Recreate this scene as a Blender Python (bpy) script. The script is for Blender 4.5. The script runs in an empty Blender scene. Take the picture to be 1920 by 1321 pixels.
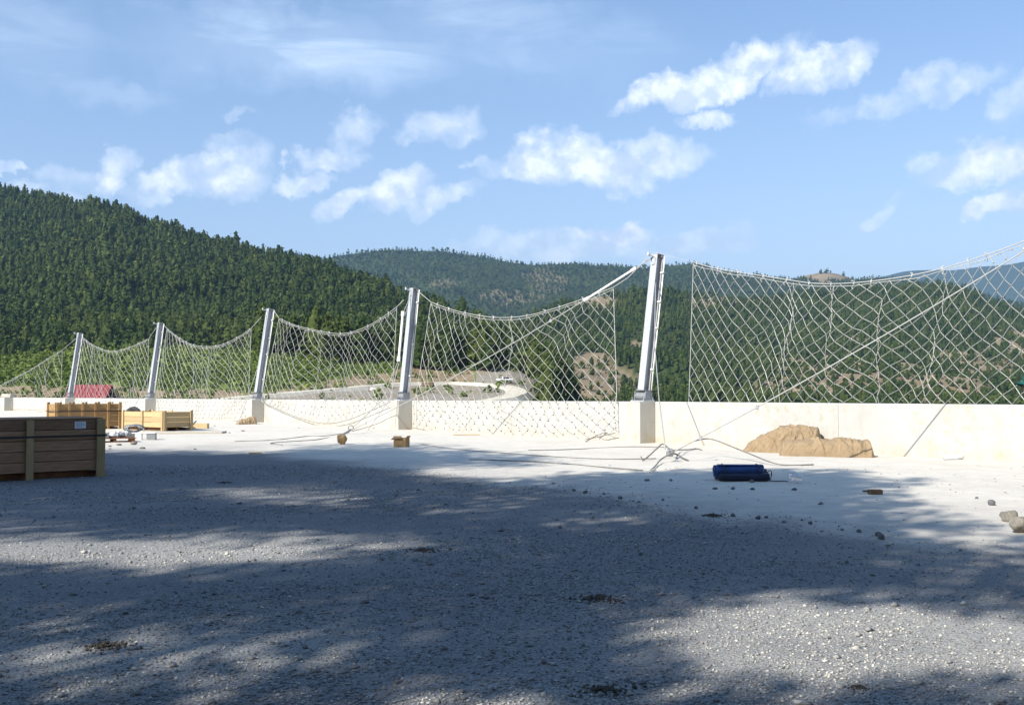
import bpy, math, random
import numpy as np
from mathutils import Vector, Matrix

random.seed(7)
RNG = np.random.default_rng(7)
scene = bpy.context.scene
COL = scene.collection
R = math.radians

# ------------------------------------------------------------------ camera
EYE = 1.55
FPX = 1900.0                       # focal length in photo pixels (1920 wide)
PITCH = math.atan((732 - 660.5) / FPX)
cam_data = bpy.data.cameras.new('camera')
cam = bpy.data.objects.new('camera', cam_data)
COL.objects.link(cam)
cam_data.sensor_width = 36.0
cam_data.lens = 36.0 * FPX / 1920.0
cam_data.clip_start = 0.1
cam_data.clip_end = 60000.0
cam.location = (0, 0, EYE)
cam.rotation_euler = (math.pi / 2 + PITCH, 0, 0)
scene.camera = cam

# ------------------------------------------------------------------ exposure
vs = scene.view_settings
scene.display_settings.display_device = 'sRGB'
vs.view_transform = 'Standard'
vs.look = 'None'
vs.exposure = EXPOSURE = 0.85
vs.gamma = 1.0
vs.use_curve_mapping = False
scene.cycles.use_denoising = True
scene.cycles.max_bounces = 6
scene.cycles.diffuse_bounces = 3
scene.cycles.glossy_bounces = 2
scene.cycles.transparent_max_bounces = 8
scene.cycles.volume_bounces = 0
scene.cycles.use_adaptive_sampling = True
scene.cycles.adaptive_threshold = 0.01

# ------------------------------------------------------------------ sun + sky
SUN_EL = R(36)
SUN_H = Vector((-0.66, -0.75)).normalized()          # horizontal direction towards the sun
SUN_DIR = Vector((SUN_H.x * math.cos(SUN_EL), SUN_H.y * math.cos(SUN_EL), math.sin(SUN_EL)))
sun_data = bpy.data.lights.new('sun', 'SUN')
sun_data.energy = 5.0
sun_data.angle = R(0.53)
sun_data.color = (1.0, 0.95, 0.86)
sun = bpy.data.objects.new('sun', sun_data)
COL.objects.link(sun)
sun.rotation_euler = SUN_DIR.to_track_quat('Z', 'Y').to_euler()

world = bpy.data.worlds.new('World')
scene.world = world
world.use_nodes = True
try:
    world.cycles.sampling_method = 'MANUAL'
    world.cycles.sample_map_resolution = 512
except Exception:
    pass


class NT:
    """small helper round a node tree"""
    def __init__(self, nt):
        self.nt = nt
        nt.nodes.clear()

    def n(self, kind, **kw):
        nd = self.nt.nodes.new(kind)
        ins = kw.pop('ins', {})
        for k, v in kw.items():
            setattr(nd, k, v)
        for k, v in ins.items():
            s = nd.inputs[k]
            if isinstance(v, bpy.types.NodeSocket):
                self.nt.links.new(v, s)
            else:
                s.default_value = v
        return nd

    def link(self, a, b):
        self.nt.links.new(a, b)

    def math(self, op, a, b=0.0, c=None, clamp=False):
        ins = {0: a, 1: b}
        if c is not None:
            ins[2] = c
        return self.n('ShaderNodeMath', operation=op, use_clamp=clamp, ins=ins).outputs[0]

    def vmath(self, op, a, b=None, out=0, scale=None):
        nd = self.n('ShaderNodeVectorMath', operation=op, ins={0: a})
        if b is not None:
            if isinstance(b, bpy.types.NodeSocket):
                self.link(b, nd.inputs[1])
            else:
                nd.inputs[1].default_value = b
        if scale is not None:
            nd.inputs['Scale'].default_value = scale
        return nd.outputs[out]

    def remap(self, v, a, b, c=0.0, d=1.0, smooth=False):
        return self.n('ShaderNodeMapRange', interpolation_type='SMOOTHSTEP' if smooth else 'LINEAR', clamp=True,
                      ins={0: v, 1: a, 2: b, 3: c, 4: d}).outputs[0]

    def mix(self, f, a, b, mode='MIX'):
        nd = self.n('ShaderNodeMix', data_type='RGBA', blend_type=mode)
        for i, v in ((0, f), (6, a), (7, b)):
            if isinstance(v, bpy.types.NodeSocket):
                self.link(v, nd.inputs[i])
            else:
                nd.inputs[i].default_value = (tuple(v) + (1,) if i > 0 and len(v) == 3 else v) if i > 0 else v
        return nd.outputs[2]

    def noise(self, vec, scale, detail=4, rough=0.55, out=0, dist=0.0, dim='3D'):
        ins = {'Scale': scale, 'Detail': detail, 'Roughness': rough, 'Distortion': dist}
        nd = self.n('ShaderNodeTexNoise', noise_dimensions=dim, ins=ins)
        if vec is not None:
            self.link(vec, nd.inputs['Vector'])
        return nd.outputs[out]


def pix_dir(px, py):
    x = (px - 960) / FPX
    y = (660.5 - py) / FPX
    cp, sp = math.cos(PITCH), math.sin(PITCH)
    return Vector((x, cp - y * sp, sp + y * cp))


def at(px, py, Y):
    d = pix_dir(px, py)
    s = Y / d.y
    return Vector((d.x * s, Y, EYE + d.z * s))


def ground(px, py, z=0.0):
    d = pix_dir(px, py)
    s = (z - EYE) / d.z
    return Vector((d.x * s, d.y * s, z))


# clouds: azimuth/elevation centres and half sizes (degrees), tilt, strength
def build_sky():
    t = NT(world.node_tree)
    sky = t.n('ShaderNodeTexSky', sky_type='NISHITA', sun_disc=False, sun_elevation=SUN_EL,
              sun_rotation=math.atan2(SUN_H.x, SUN_H.y), altitude=600.0, air_density=1.0, dust_density=0.8, ozone_density=1.6)
    tc = t.n('ShaderNodeTexCoord').outputs['Generated']
    d = t.vmath('NORMALIZE', tc)
    sep = t.n('ShaderNodeSeparateXYZ', ins={0: d})
    az = t.math('ARCTAN2', sep.outputs[0], sep.outputs[1])
    el = t.math('ARCSINE', sep.outputs[2])
    ae = t.n('ShaderNodeCombineXYZ', ins={0: az, 1: el, 2: 0.0}).outputs[0]
    # billowing warp of the cloud outlines
    w1 = t.noise(ae, 13.0, 6, 0.6, out=1)
    w = t.vmath('SCALE', t.vmath('SUBTRACT', w1, (0.5, 0.5, 0.5)), scale=0.075)
    w2 = t.noise(ae, 60.0, 5, 0.62, out=1)
    w2 = t.vmath('SCALE', t.vmath('SUBTRACT', w2, (0.5, 0.5, 0.5)), scale=0.022)
    p = t.vmath('ADD', t.vmath('ADD', ae, w), w2)
    cl = [  # px, py, half width, half height, tilt deg, strength
        (1300, 157, 120, 34, 13, .95), (1400, 130, 100, 36, 12, .85), (1535, 143, 85, 40, 18, .85), (1320, 217, 55, 19, 0, .8), (1700, 190, 130, 30, 10, .5), (1910, 190, 48, 40, 20, .45),
        (1060, 300, 135, 42, 4, 1.0), (1180, 310, 120, 44, 2, .75), (1885, 300, 110, 36, 6, 1.0), (1900, 365, 65, 18, 8, .9), (1655, 378, 38, 11, 20, .5),
        (370, 332, 110, 40, 14, .9), (430, 335, 60, 36, 10, .5), (213, 305, 40, 26, 30, .85), (130, 325, 60, 20, 5, .35), (565, 333, 50, 20, 12, .75),
        (748, 358, 62, 36, 22, .95), (830, 368, 75, 26, 14, .6), (645, 373, 46, 24, 18, .75), (625, 288, 58, 20, 10, .65), (665, 238, 55, 32, 25, .55),
        (830, 232, 68, 32, 8, .5), (905, 290, 30, 15, 5, .5), (1155, 435, 70, 18, 4, 1.0), (1050, 462, 200, 32, 4, .55), (1290, 458, 120, 26, 0, .5), (8, 312, 28, 15, 0, .8),
        (450, 222, 30, 12, 0, .25), (425, 270, 45, 18, 0, .35), (960, 462, 120, 20, 8, .5), (290, 335, 60, 24, 8, .5), (120, 365, 90, 18, 0, .45)]
    for k in range(14):   # the same kind of cloud goes on round the rest of the sky
        a = 40 + k * 20.5 + random.uniform(-6, 6)
        cl.append((None, a, random.uniform(60, 150), random.uniform(20, 45), random.uniform(-5, 18), random.uniform(.5, 1), random.uniform(5, 24)))
    acc = None
    low = None
    for c in cl:
        if c[0] is None:
            a0, e0 = R(c[1]), R(c[6])
            if a0 > math.pi:
                a0 -= 2 * math.pi
        else:
            v = pix_dir(c[0], c[1]).normalized()
            a0, e0 = math.atan2(v.x, v.y), math.asin(v.z)
        sx, sy = c[2] / FPX * 1.25, c[3] / FPX * 1.25
        tl = R(c[4])
        q = t.vmath('SUBTRACT', p, (a0, e0, 0))
        ex = t.vmath('DOT_PRODUCT', q, (math.cos(tl) / sx, math.sin(tl) / sx, 0), out=1)
        ey = t.vmath('DOT_PRODUCT', q, (-math.sin(tl) / sy, math.cos(tl) / sy, 0), out=1)
        # flatter bellies: the lower half falls off faster
        ey = t.math('MAXIMUM', ey, t.math('MULTIPLY', ey, -1.35))
        r2 = t.math('ADD', t.math('MULTIPLY', ex, ex), t.math('MULTIPLY', ey, ey))
        f = t.math('MULTIPLY', t.remap(r2, 1.4, 0.05, 0, 1, True), c[5])
        acc = f if acc is None else t.math('MAXIMUM', acc, f)
    br = t.noise(ae, 34.0, 7, 0.66)
    body = t.math('MULTIPLY', acc, t.remap(br, 0.28, 0.6, 0.45, 1.2))
    # light from the upper left: compare the puff noise with itself a step towards the sun
    n0 = t.noise(ae, 26.0, 5, 0.55)
    n1 = t.noise(t.vmath('ADD', ae, (-0.011, 0.014, 0)), 26.0, 5, 0.55)
    shade = t.remap(t.math('SUBTRACT', n0, n1), -0.10, 0.10, 0.0, 1.0)
    # thin high cirrus, streaky
    st = t.n('ShaderNodeMapping', ins={'Vector': ae, 'Rotation': (0, 0, R(-8)), 'Scale': (5.0, 26.0, 1.0)}).outputs[0]
    ci = t.remap(t.noise(st, 1.0, 8, 0.66, dist=0.6), 0.45, 0.85, 0, 1)
    cirr = None
    for (px, py, hw, hh, s) in ((560, 85, 330, 75, .95), (200, 158, 130, 28, .8), (880, 30, 240, 70, .7), (1030, 100, 260, 80, .5), (40, 60, 160, 90, .5), (-900, -100, 600, 200, .5), (3300, -100, 700, 200, .4)):
        v = pix_dir(px, py).normalized()
        a0, e0 = math.atan2(v.x, v.y), math.asin(v.z)
        q = t.vmath('MULTIPLY', t.vmath('SUBTRACT', p, (a0, e0, 0)), (FPX / hw / 1.2, FPX / hh / 1.2, 0))
        ln = t.vmath('LENGTH', q, out=1)
        f = t.math('MULTIPLY', t.remap(ln, 1.1, 0.1, 0, 1, True), s)
        cirr = f if cirr is None else t.math('MAXIMUM', cirr, f)
    cirrus = t.math('MULTIPLY', cirr, t.math('ADD', t.math('MULTIPLY', ci, 1.25), 0.34))
    skc = t.n('ShaderNodeVectorMath', operation='SCALE', ins={0: sky.outputs[0], 'Scale': 1.0}).outputs[0]
    tint = t.mix(t.math('POWER', t.remap(el, 0.0, 1.0), 0.55), SKY_TINT_LOW, SKY_TINT_HIGH)
    skc = t.vmath('MULTIPLY', skc, tint)
    ccol = t.mix(shade, CLOUD_DARK, CLOUD_LIGHT)
    c1 = t.mix(t.math('MULTIPLY', cirrus, 0.6, clamp=True), skc, CIRRUS)
    c2 = t.mix(t.math('MULTIPLY', t.remap(body, 0.10, 1.0, 0, 1), 0.90, clamp=True), c1, ccol)
    # cloud bank fades out below the horizon
    bg = t.n('ShaderNodeBackground', ins={'Color': c2, 'Strength': SKY_STRENGTH})
    out = t.n('ShaderNodeOutputWorld')
    t.link(bg.outputs[0], out.inputs[0])


SKY_STRENGTH = 0.105
SKY_TINT_LOW = (1.34, 1.06, 0.94)
SKY_TINT_HIGH = (0.88, 1.08, 1.16)
CLOUD_DARK = (5.0, 5.7, 6.9)
CLOUD_LIGHT = (8.2, 8.4, 8.6)
CIRRUS = (6.2, 7.2, 8.4)
build_sky()


# ------------------------------------------------------------------ object helpers
def tag(o, label=None, cat=None, group=None, kind=None):
    if label:
        o['label'] = label
    if cat:
        o['category'] = cat
    if group:
        o['group'] = group
    if kind:
        o['kind'] = kind
    return o


def empty(name, loc=(0, 0, 0), rotz=0.0):
    o = bpy.data.objects.new(name, None)
    COL.objects.link(o)
    o.location = loc
    o.rotation_euler = (0, 0, rotz)
    o.empty_display_size = 0.2
    return o


def link_mesh(name, me, parent=None, m=None):
    o = bpy.data.objects.new(name, me)
    COL.objects.link(o)
    if m is not None and len(me.materials) == 0:
        me.materials.append(m)
    if parent is not None:
        o.parent = parent
    return o


class MB:
    """collects shapes and links them as one mesh object"""
    def __init__(self):
        self.v = []
        self.f = []

    def add(self, vs_, fs_):
        b = len(self.v)
        self.v.extend([tuple(q) for q in vs_])
        self.f.extend([tuple(i + b for i in f) for f in fs_])
        return self

    def box(self, c, s, rot=None, taper=1.0, bev=0.0):
        hx, hy, hz = s[0] / 2, s[1] / 2, s[2] / 2
        if bev > 0:
            bev = min(bev, hx * .45, hy * .45, hz * .45)
            pts = []
            for sx in (-1, 1):
                for sy in (-1, 1):
                    for sz in (-1, 1):
                        pts.append((sx * (hx - bev), sy * (hy - bev), sz * hz))
                        pts.append((sx * (hx - bev), sy * hy, sz * (hz - bev)))
                        pts.append((sx * hx, sy * (hy - bev), sz * (hz - bev)))
            def ix(sx, sy, sz, k):
                return ((sx > 0) * 4 + (sy > 0) * 2 + (sz > 0)) * 3 + k
            fs = []
            for sz in (-1, 1):
                q = [ix(-1, -1, sz, 0), ix(1, -1, sz, 0), ix(1, 1, sz, 0), ix(-1, 1, sz, 0)]
                fs.append(q if sz > 0 else q[::-1])
            for sy in (-1, 1):
                q = [ix(-1, sy, -1, 1), ix(1, sy, -1, 1), ix(1, sy, 1, 1), ix(-1, sy, 1, 1)]
                fs.append(q if sy < 0 else q[::-1])
            for sx in (-1, 1):
                q = [ix(sx, -1, -1, 2), ix(sx, 1, -1, 2), ix(sx, 1, 1, 2), ix(sx, -1, 1, 2)]
                fs.append(q if sx > 0 else q[::-1])
            for sx in (-1, 1):
                for sy in (-1, 1):
                    q = [ix(sx, sy, -1, 1), ix(sx, sy, -1, 2), ix(sx, sy, 1, 2), ix(sx, sy, 1, 1)]
                    fs.append(q if sx * sy < 0 else q[::-1])
            for sx in (-1, 1):
                for sz in (-1, 1):
                    q = [ix(sx, -1, sz, 0), ix(sx, -1, sz, 2), ix(sx, 1, sz, 2), ix(sx, 1, sz, 0)]
                    fs.append(q if sx * sz < 0 else q[::-1])
            for sy in (-1, 1):
                for sz in (-1, 1):
                    q = [ix(-1, sy, sz, 0), ix(-1, sy, sz, 1), ix(1, sy, sz, 1), ix(1, sy, sz, 0)]
                    fs.append(q if sy * sz > 0 else q[::-1])
            for sx in (-1, 1):
                for sy in (-1, 1):
                    for sz in (-1, 1):
                        q = [ix(sx, sy, sz, 0), ix(sx, sy, sz, 1), ix(sx, sy, sz, 2)]
                        fs.append(q if sx * sy * sz < 0 else q[::-1])
        else:
            pts = [(-hx, -hy, -hz), (hx, -hy, -hz), (hx, hy, -hz), (-hx, hy, -hz)] + \
                  [(-hx * taper, -hy * taper, hz), (hx * taper, -hy * taper, hz), (hx * taper, hy * taper, hz), (-hx * taper, hy * taper, hz)]
            fs = [(3, 2, 1, 0), (4, 5, 6, 7), (0, 1, 5, 4), (1, 2, 6, 5), (2, 3, 7, 6), (3, 0, 4, 7)]
        c = Vector(c)
        out = []
        for q in pts:
            q = Vector(q)
            if rot is not None:
                q = rot @ q
            out.append(q + c)
        return self.add(out, fs)

    def tube(self, pts, r, n=6, r1=None, cap=True):
        pts = [Vector(q) for q in pts]
        r1 = r if r1 is None else r1
        L = len(pts)
        prev = None
        rings = []
        for i, q in enumerate(pts):
            a = pts[max(i - 1, 0)]
            b = pts[min(i + 1, L - 1)]
            tg = (b - a)
            if tg.length < 1e-9:
                tg = Vector((0, 0, 1))
            tg.normalize()
            if prev is None:
                up = Vector((0, 0, 1)) if abs(tg.z) < 0.9 else Vector((1, 0, 0))
                x = tg.cross(up).normalized()
            else:
                x = (prev - tg * prev.dot(tg))
                x = x.normalized() if x.length > 1e-6 else tg.orthogonal().normalized()
            prev = x
            y = tg.cross(x)
            rr = r + (r1 - r) * (i / max(L - 1, 1))
            rings.append([q + (x * math.cos(2 * math.pi * k / n) + y * math.sin(2 * math.pi * k / n)) * rr for k in range(n)])
        vs_ = [p for ring in rings for p in ring]
        fs = []
        for i in range(L - 1):
            for k in range(n):
                k2 = (k + 1) % n
                fs.append((i * n + k, i * n + k2, (i + 1) * n + k2, (i + 1) * n + k))
        if cap:
            fs.append(tuple(range(n))[::-1])
            fs.append(tuple((L - 1) * n + k for k in range(n)))
        return self.add(vs_, fs)

    def build(self, name, m=None, parent=None, smooth=False):
        me = bpy.data.meshes.new(name)
        me.from_pydata(self.v, [], self.f)
        me.update()
        if smooth:
            me.shade_smooth()
        return link_mesh(name, me, parent, m)


def spline(pts, k=8):
    """Catmull-Rom through the points"""
    pts = [Vector(p) for p in pts]
    if len(pts) < 3:
        return pts
    out = []
    P = [pts[0] * 2 - pts[1]] + pts + [pts[-1] * 2 - pts[-2]]
    for i in range(1, len(P) - 2):
        a, b, c, d = P[i - 1], P[i], P[i + 1], P[i + 2]
        for j in range(k):
            s = j / k
            out.append(0.5 * ((2 * b) + (c - a) * s + (2 * a - 5 * b + 4 * c - d) * s * s + (3 * b - a - 3 * c + d) * s ** 3))
    out.append(pts[-1])
    return out


def np_mesh(name, V, F, tint=None, m=None, parent=None, smooth=False):
    """V (n,3), F (k,3|4) numpy -> object; tint: per-vertex float attribute"""
    me = bpy.data.meshes.new(name)
    V = np.asarray(V, dtype=np.float32)
    F = np.asarray(F, dtype=np.int32)
    n = F.shape[1]
    me.vertices.add(len(V))
    me.vertices.foreach_set('co', V.ravel())
    me.loops.add(F.size)
    me.loops.foreach_set('vertex_index', F.ravel())
    me.polygons.add(len(F))
    me.polygons.foreach_set('loop_start', np.arange(0, F.size, n, dtype=np.int32))
    try:
        me.polygons.foreach_set('loop_total', np.full(len(F), n, dtype=np.int32))
    except Exception:
        pass
    me.update(calc_edges=True)
    me.validate()
    if tint is not None:
        for key, arr in (tint.items() if isinstance(tint, dict) else (('tint', tint),)):
            at_ = me.attributes.new(key, 'FLOAT', 'POINT')
            at_.data.foreach_set('value', np.asarray(arr, dtype=np.float32))
    if smooth:
        me.shade_smooth()
    return link_mesh(name, me, parent, m)


# smooth value noise in numpy (2-D), 0..1
_perm = RNG.random((256, 256))
def vnoise(x, y):
    x = np.asarray(x, float); y = np.asarray(y, float)
    xi = np.floor(x).astype(int); yi = np.floor(y).astype(int)
    fx = x - xi; fy = y - yi
    fx = fx * fx * (3 - 2 * fx); fy = fy * fy * (3 - 2 * fy)
    g = lambda a, b: _perm[a % 256, b % 256]
    return (g(xi, yi) * (1 - fx) + g(xi + 1, yi) * fx) * (1 - fy) + (g(xi, yi + 1) * (1 - fx) + g(xi + 1, yi + 1) * fx) * fy
def fbm(x, y, o=4):
    s = 0; a = 0.5; n = 0
    for k in range(o):
        s = s + a * vnoise(x * 2 ** k + 17.3 * k, y * 2 ** k + 9.1 * k); n += a; a *= 0.5
    return s / n


# ------------------------------------------------------------------ materials
def mat(name, base, rough=0.8, metal=0.0, var=0.15, scale=8.0, bump=0.0, bscale=None, spec=0.3, detail=5, second=None, objrand=0.0, stretch=None):
    m = bpy.data.materials.new(name)
    m.use_nodes = True
    t = NT(m.node_tree)
    tc = t.n('ShaderNodeTexCoord').outputs['Object']
    if stretch:
        tc = t.n('ShaderNodeMapping', ins={'Vector': tc, 'Scale': stretch}).outputs[0]
    nz = t.noise(tc, scale, detail, 0.6)
    a = tuple(c * (1 - var) for c in base)
    b = tuple(min(1, c * (1 + var)) for c in base) if second is None else second
    c = t.mix(t.remap(nz, 0.3, 0.7), a, b)
    if objrand:
        ri = t.n('ShaderNodeObjectInfo').outputs['Random']
        k = t.remap(ri, 0, 1, 1 - objrand, 1 + objrand)
        c = t.n('ShaderNodeVectorMath', operation='SCALE', ins={0: c, 'Scale': k}).outputs[0]
    bs = t.n('ShaderNodeBsdfPrincipled', ins={'Base Color': c, 'Roughness': rough, 'Metallic': metal, 'Specular IOR Level': spec})
    if bump:
        bn = t.noise(tc, bscale or scale * 3, 5, 0.6)
        bp = t.n('ShaderNodeBump', ins={'Strength': bump, 'Distance': 0.02, 'Height': bn})
        t.link(bp.outputs[0], bs.inputs['Normal'])
    out = t.n('ShaderNodeOutputMaterial')
    t.link(bs.outputs[0], out.inputs[0])
    return m


M = {}
M['galv'] = mat('galvanised_steel', (0.43, 0.44, 0.455), 0.45, 0.2, 0.12, 14, spec=0.5)
M['galv_dark'] = mat('dull_steel', (0.26, 0.27, 0.28), 0.55, 0.4, 0.2, 20, spec=0.5)
M['strand'] = mat('bright_wire', (0.44, 0.435, 0.41), 0.5, 0.15, 0.12, 3, spec=0.4)
M['cable'] = mat('steel_cable', (0.36, 0.36, 0.35), 0.5, 0.15, 0.12, 6)
M['knot'] = mat('dark_clip', (0.06, 0.06, 0.06), 0.6, 0.1, 0.2, 30)
M['rope_old'] = mat('dull_wire_rope', (0.20, 0.19, 0.17), 0.7, 0.2, 0.25, 12)
M['sleeve'] = mat('white_sleeve', (0.80, 0.78, 0.74), 0.5, 0.0, 0.06, 20, spec=0.4)
M['jute'] = mat('jute_cloth', (0.275, 0.203, 0.125), 0.95, 0, 0.16, 7, bump=0.35, bscale=60)
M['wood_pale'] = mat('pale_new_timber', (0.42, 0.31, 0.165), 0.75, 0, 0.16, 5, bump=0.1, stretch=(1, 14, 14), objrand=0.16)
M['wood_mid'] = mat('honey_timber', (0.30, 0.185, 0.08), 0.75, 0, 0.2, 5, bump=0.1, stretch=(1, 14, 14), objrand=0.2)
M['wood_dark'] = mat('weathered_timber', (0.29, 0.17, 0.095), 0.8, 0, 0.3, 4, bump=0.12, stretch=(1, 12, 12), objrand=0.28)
M['wood_post'] = mat('post_timber', (0.36, 0.26, 0.13), 0.8, 0, 0.2, 4, bump=0.1, stretch=(14, 14, 1), objrand=0.1)
M['wood_red'] = mat('reddish_pallet_timber', (0.20, 0.095, 0.045), 0.85, 0, 0.25, 6, objrand=0.15)
M['paper'] = mat('white_paper', (0.74, 0.77, 0.80), 0.7, 0, 0.03, 10)
M['ink'] = mat('faded_print', (0.33, 0.36, 0.42), 0.8, 0, 0.1, 10)
M['strap'] = mat('black_strap', (0.025, 0.025, 0.027), 0.6, 0, 0.1, 10)
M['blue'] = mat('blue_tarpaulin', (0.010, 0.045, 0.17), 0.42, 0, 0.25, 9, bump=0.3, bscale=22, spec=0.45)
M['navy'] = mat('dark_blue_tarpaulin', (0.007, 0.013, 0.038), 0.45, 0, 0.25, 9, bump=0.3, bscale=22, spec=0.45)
M['rubber'] = mat('black_rubber', (0.035, 0.035, 0.038), 0.75, 0, 0.15, 12)
M['card'] = mat('brown_cardboard', (0.34, 0.22, 0.105), 0.9, 0, 0.12, 8)
M['stone'] = mat('pale_stone', (0.20, 0.185, 0.155), 0.95, 0, 0.25, 6, bump=0.6, bscale=18)
M['stone_grey'] = mat('grey_stone', (0.145, 0.145, 0.15), 0.95, 0, 0.3, 20, bump=0.5, bscale=40, objrand=.2)
M['rubble'] = mat('white_rubble', (0.62, 0.59, 0.54), 0.95, 0, 0.2, 20, bump=0.5, bscale=40, objrand=.15)
M['clod'] = mat('dark_earth', (0.085, 0.074, 0.060), 0.98, 0, 0.4, 25, bump=0.6, bscale=60)
M['skin'] = mat('skin', (0.50, 0.29, 0.20), 0.55, 0, 0.06, 20)
M['cap'] = mat('teal_cloth', (0.012, 0.085, 0.085), 0.85, 0, 0.12, 30)
M['shirt'] = mat('grey_shirt', (0.14, 0.15, 0.17), 0.9, 0, 0.12, 10)
M['trousers'] = mat('dark_trousers', (0.04, 0.045, 0.06), 0.9, 0, 0.12, 10)
M['hair'] = mat('dark_hair', (0.02, 0.015, 0.012), 0.7, 0, 0.2, 40)
M['red_roof'] = mat('red_sheet_roof', (0.25, 0.055, 0.055), 0.55, 0, 0.15, 3)
M['white_paint'] = mat('white_paint', (0.74, 0.73, 0.70), 0.6, 0, 0.05, 4)
M['car_glass'] = mat('dark_glass', (0.02, 0.025, 0.03), 0.12, 0, 0.05, 4, spec=0.6)


def concrete_mat(name, base, streak=0.35):
    m = bpy.data.materials.new(name)
    m.use_nodes = True
    t = NT(m.node_tree)
    tc = t.n('ShaderNodeTexCoord').outputs['Object']
    big = t.noise(tc, 0.9, 6, 0.65)
    mp = t.n('ShaderNodeMapping', ins={'Vector': tc, 'Scale': (6, 6, 0.7)}).outputs[0]
    drip = t.noise(mp, 1.0, 5, 0.65)
    fine = t.noise(tc, 26, 4, 0.6)
    z = t.n('ShaderNodeSeparateXYZ', ins={0: tc}).outputs[2]
    c = t.mix(t.remap(big, 0.35, 0.7), base, tuple(v * 0.86 for v in base))
    c = t.mix(t.math('MULTIPLY', t.remap(drip, 0.52, 0.75), streak), c, (base[0] * .72, base[1] * .66, base[2] * .56))
    pour = t.math('MULTIPLY', t.remap(t.math('ABSOLUTE', t.math('SUBTRACT', z, t.math('ADD', 0.60, t.math('MULTIPLY', big, 0.05)))), 0.010, 0.002), t.remap(fine, .35, .6))
    c = t.mix(t.math('MULTIPLY', pour, 0.3), c, (0.25, 0.235, 0.20))
    # earth splashed on the lower part and lichen spots: wear with its own outline
    sp = t.math('MULTIPLY', t.remap(z, 0.42, 0.0), t.remap(t.noise(tc, 3.2, 6, 0.7), 0.42, 0.66))
    c = t.mix(t.math('MULTIPLY', sp, 0.75), c, (0.42, 0.335, 0.22))
    blot = t.math('MULTIPLY', t.remap(t.noise(tc, 0.35, 3, 0.6), 0.42, 0.6), t.remap(t.noise(tc, 4.5, 6, 0.72), 0.5, 0.64))
    c = t.mix(t.math('MULTIPLY', blot, 0.55), c, (0.36, 0.325, 0.22))
    pits = t.remap(t.noise(tc, 9, 3, 0.7), 0.66, 0.74)
    c = t.mix(t.math('MULTIPLY', pits, 0.35), c, (0.24, 0.22, 0.19))
    bs = t.n('ShaderNodeBsdfPrincipled', ins={'Base Color': c, 'Roughness': 0.92, 'Specular IOR Level': 0.2})
    bp = t.n('ShaderNodeBump', ins={'Strength': 0.35, 'Distance': 0.01, 'Height': t.math('ADD', fine, t.math('MULTIPLY', big, 2.0))})
    t.link(bp.outputs[0], bs.inputs['Normal'])
    out = t.n('ShaderNodeOutputMaterial')
    t.link(bs.outputs[0], out.inputs[0])
    return m


M['concrete'] = concrete_mat('pale_concrete', (0.47, 0.462, 0.435))
M['concrete_pil'] = concrete_mat('buff_concrete', (0.46, 0.44, 0.395), 0.3)
# ------------------------------------------------------------------ wall line (plan)
POSTS = {'G': (12.05, 20.2), 'B': (3.9, 30.3), 'C': (-4.33, 40.3), 'D': (-12.5, 49.7), 'E': (-21.3, 59.7), 'F': (-30.3, 69.5), 'H': (-39.2, 79.0)}
ORDER = ['J', 'G', 'B', 'C', 'D', 'E', 'F', 'H', 'I']
POSTS['J'] = (20.4, 10.2)
POSTS['I'] = (-60.0, 100.0)
WALL_H = {'J': 1.26, 'G': 1.25, 'B': 1.22, 'C': 1.16, 'D': 1.12, 'E': 1.08, 'F': 1.05, 'H': 1.01, 'I': 0.95}
PP = {k: Vector((v[0], v[1], 0)) for k, v in POSTS.items()}


def tang(k):
    i = ORDER.index(k)
    a = PP[ORDER[max(i - 1, 0)]]
    b = PP[ORDER[min(i + 1, len(ORDER) - 1)]]
    return (b - a).normalized()


def norm(k):                       # outward, away from the yard
    t_ = tang(k)
    return Vector((t_.y, -t_.x, 0))


def wall_y(X, off=0.0):
    """Y of the wall line (offset outward) at X"""
    pts = [(PP[k] + norm(k) * off) for k in ORDER]
    xs = [p.x for p in pts][::-1]
    ys = [p.y for p in pts][::-1]
    return np.interp(X, xs, ys)


def on_wall_face(px, py, off=0.16):
    """point where the sight line meets the yard-side face of the wall"""
    d = pix_dir(px, py)
    a = d.x / d.y
    lo, hi = 3.0, 140.0
    for _ in range(50):
        mid = (lo + hi) / 2
        if mid < wall_y(a * mid, off):
            lo = mid
        else:
            hi = mid
    return at(px, py, lo)


# ------------------------------------------------------------------ ground of the yard
GB = [(-40, 27.0), (-14, 26.0), (-10.2, 25.6), (-6.6, 25.0), (-2.8, 20.6), (-.5, 17.2), (1.04, 15.3), (2.46, 12.6), (3.3, 11.6), (3.8, 10.6), (5.2, 9.6), (9, 7.5), (30, 2)]


def gz(X, Y):
    """gentle unevenness of the yard"""
    return (fbm(X * .35, Y * .35, 3) - .5) * .07 + (fbm(X * 1.7 + 9, Y * 1.7, 2) - .5) * .022


def gravel_amount(X, Y):
    yb = np.interp(X, [p[0] for p in GB], [p[1] for p in GB])
    e = yb - Y + (fbm(X * .8, Y * .8, 4) - .5) * 3.4
    return np.clip(e / 2.8 + .5, 0, 1)


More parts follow.
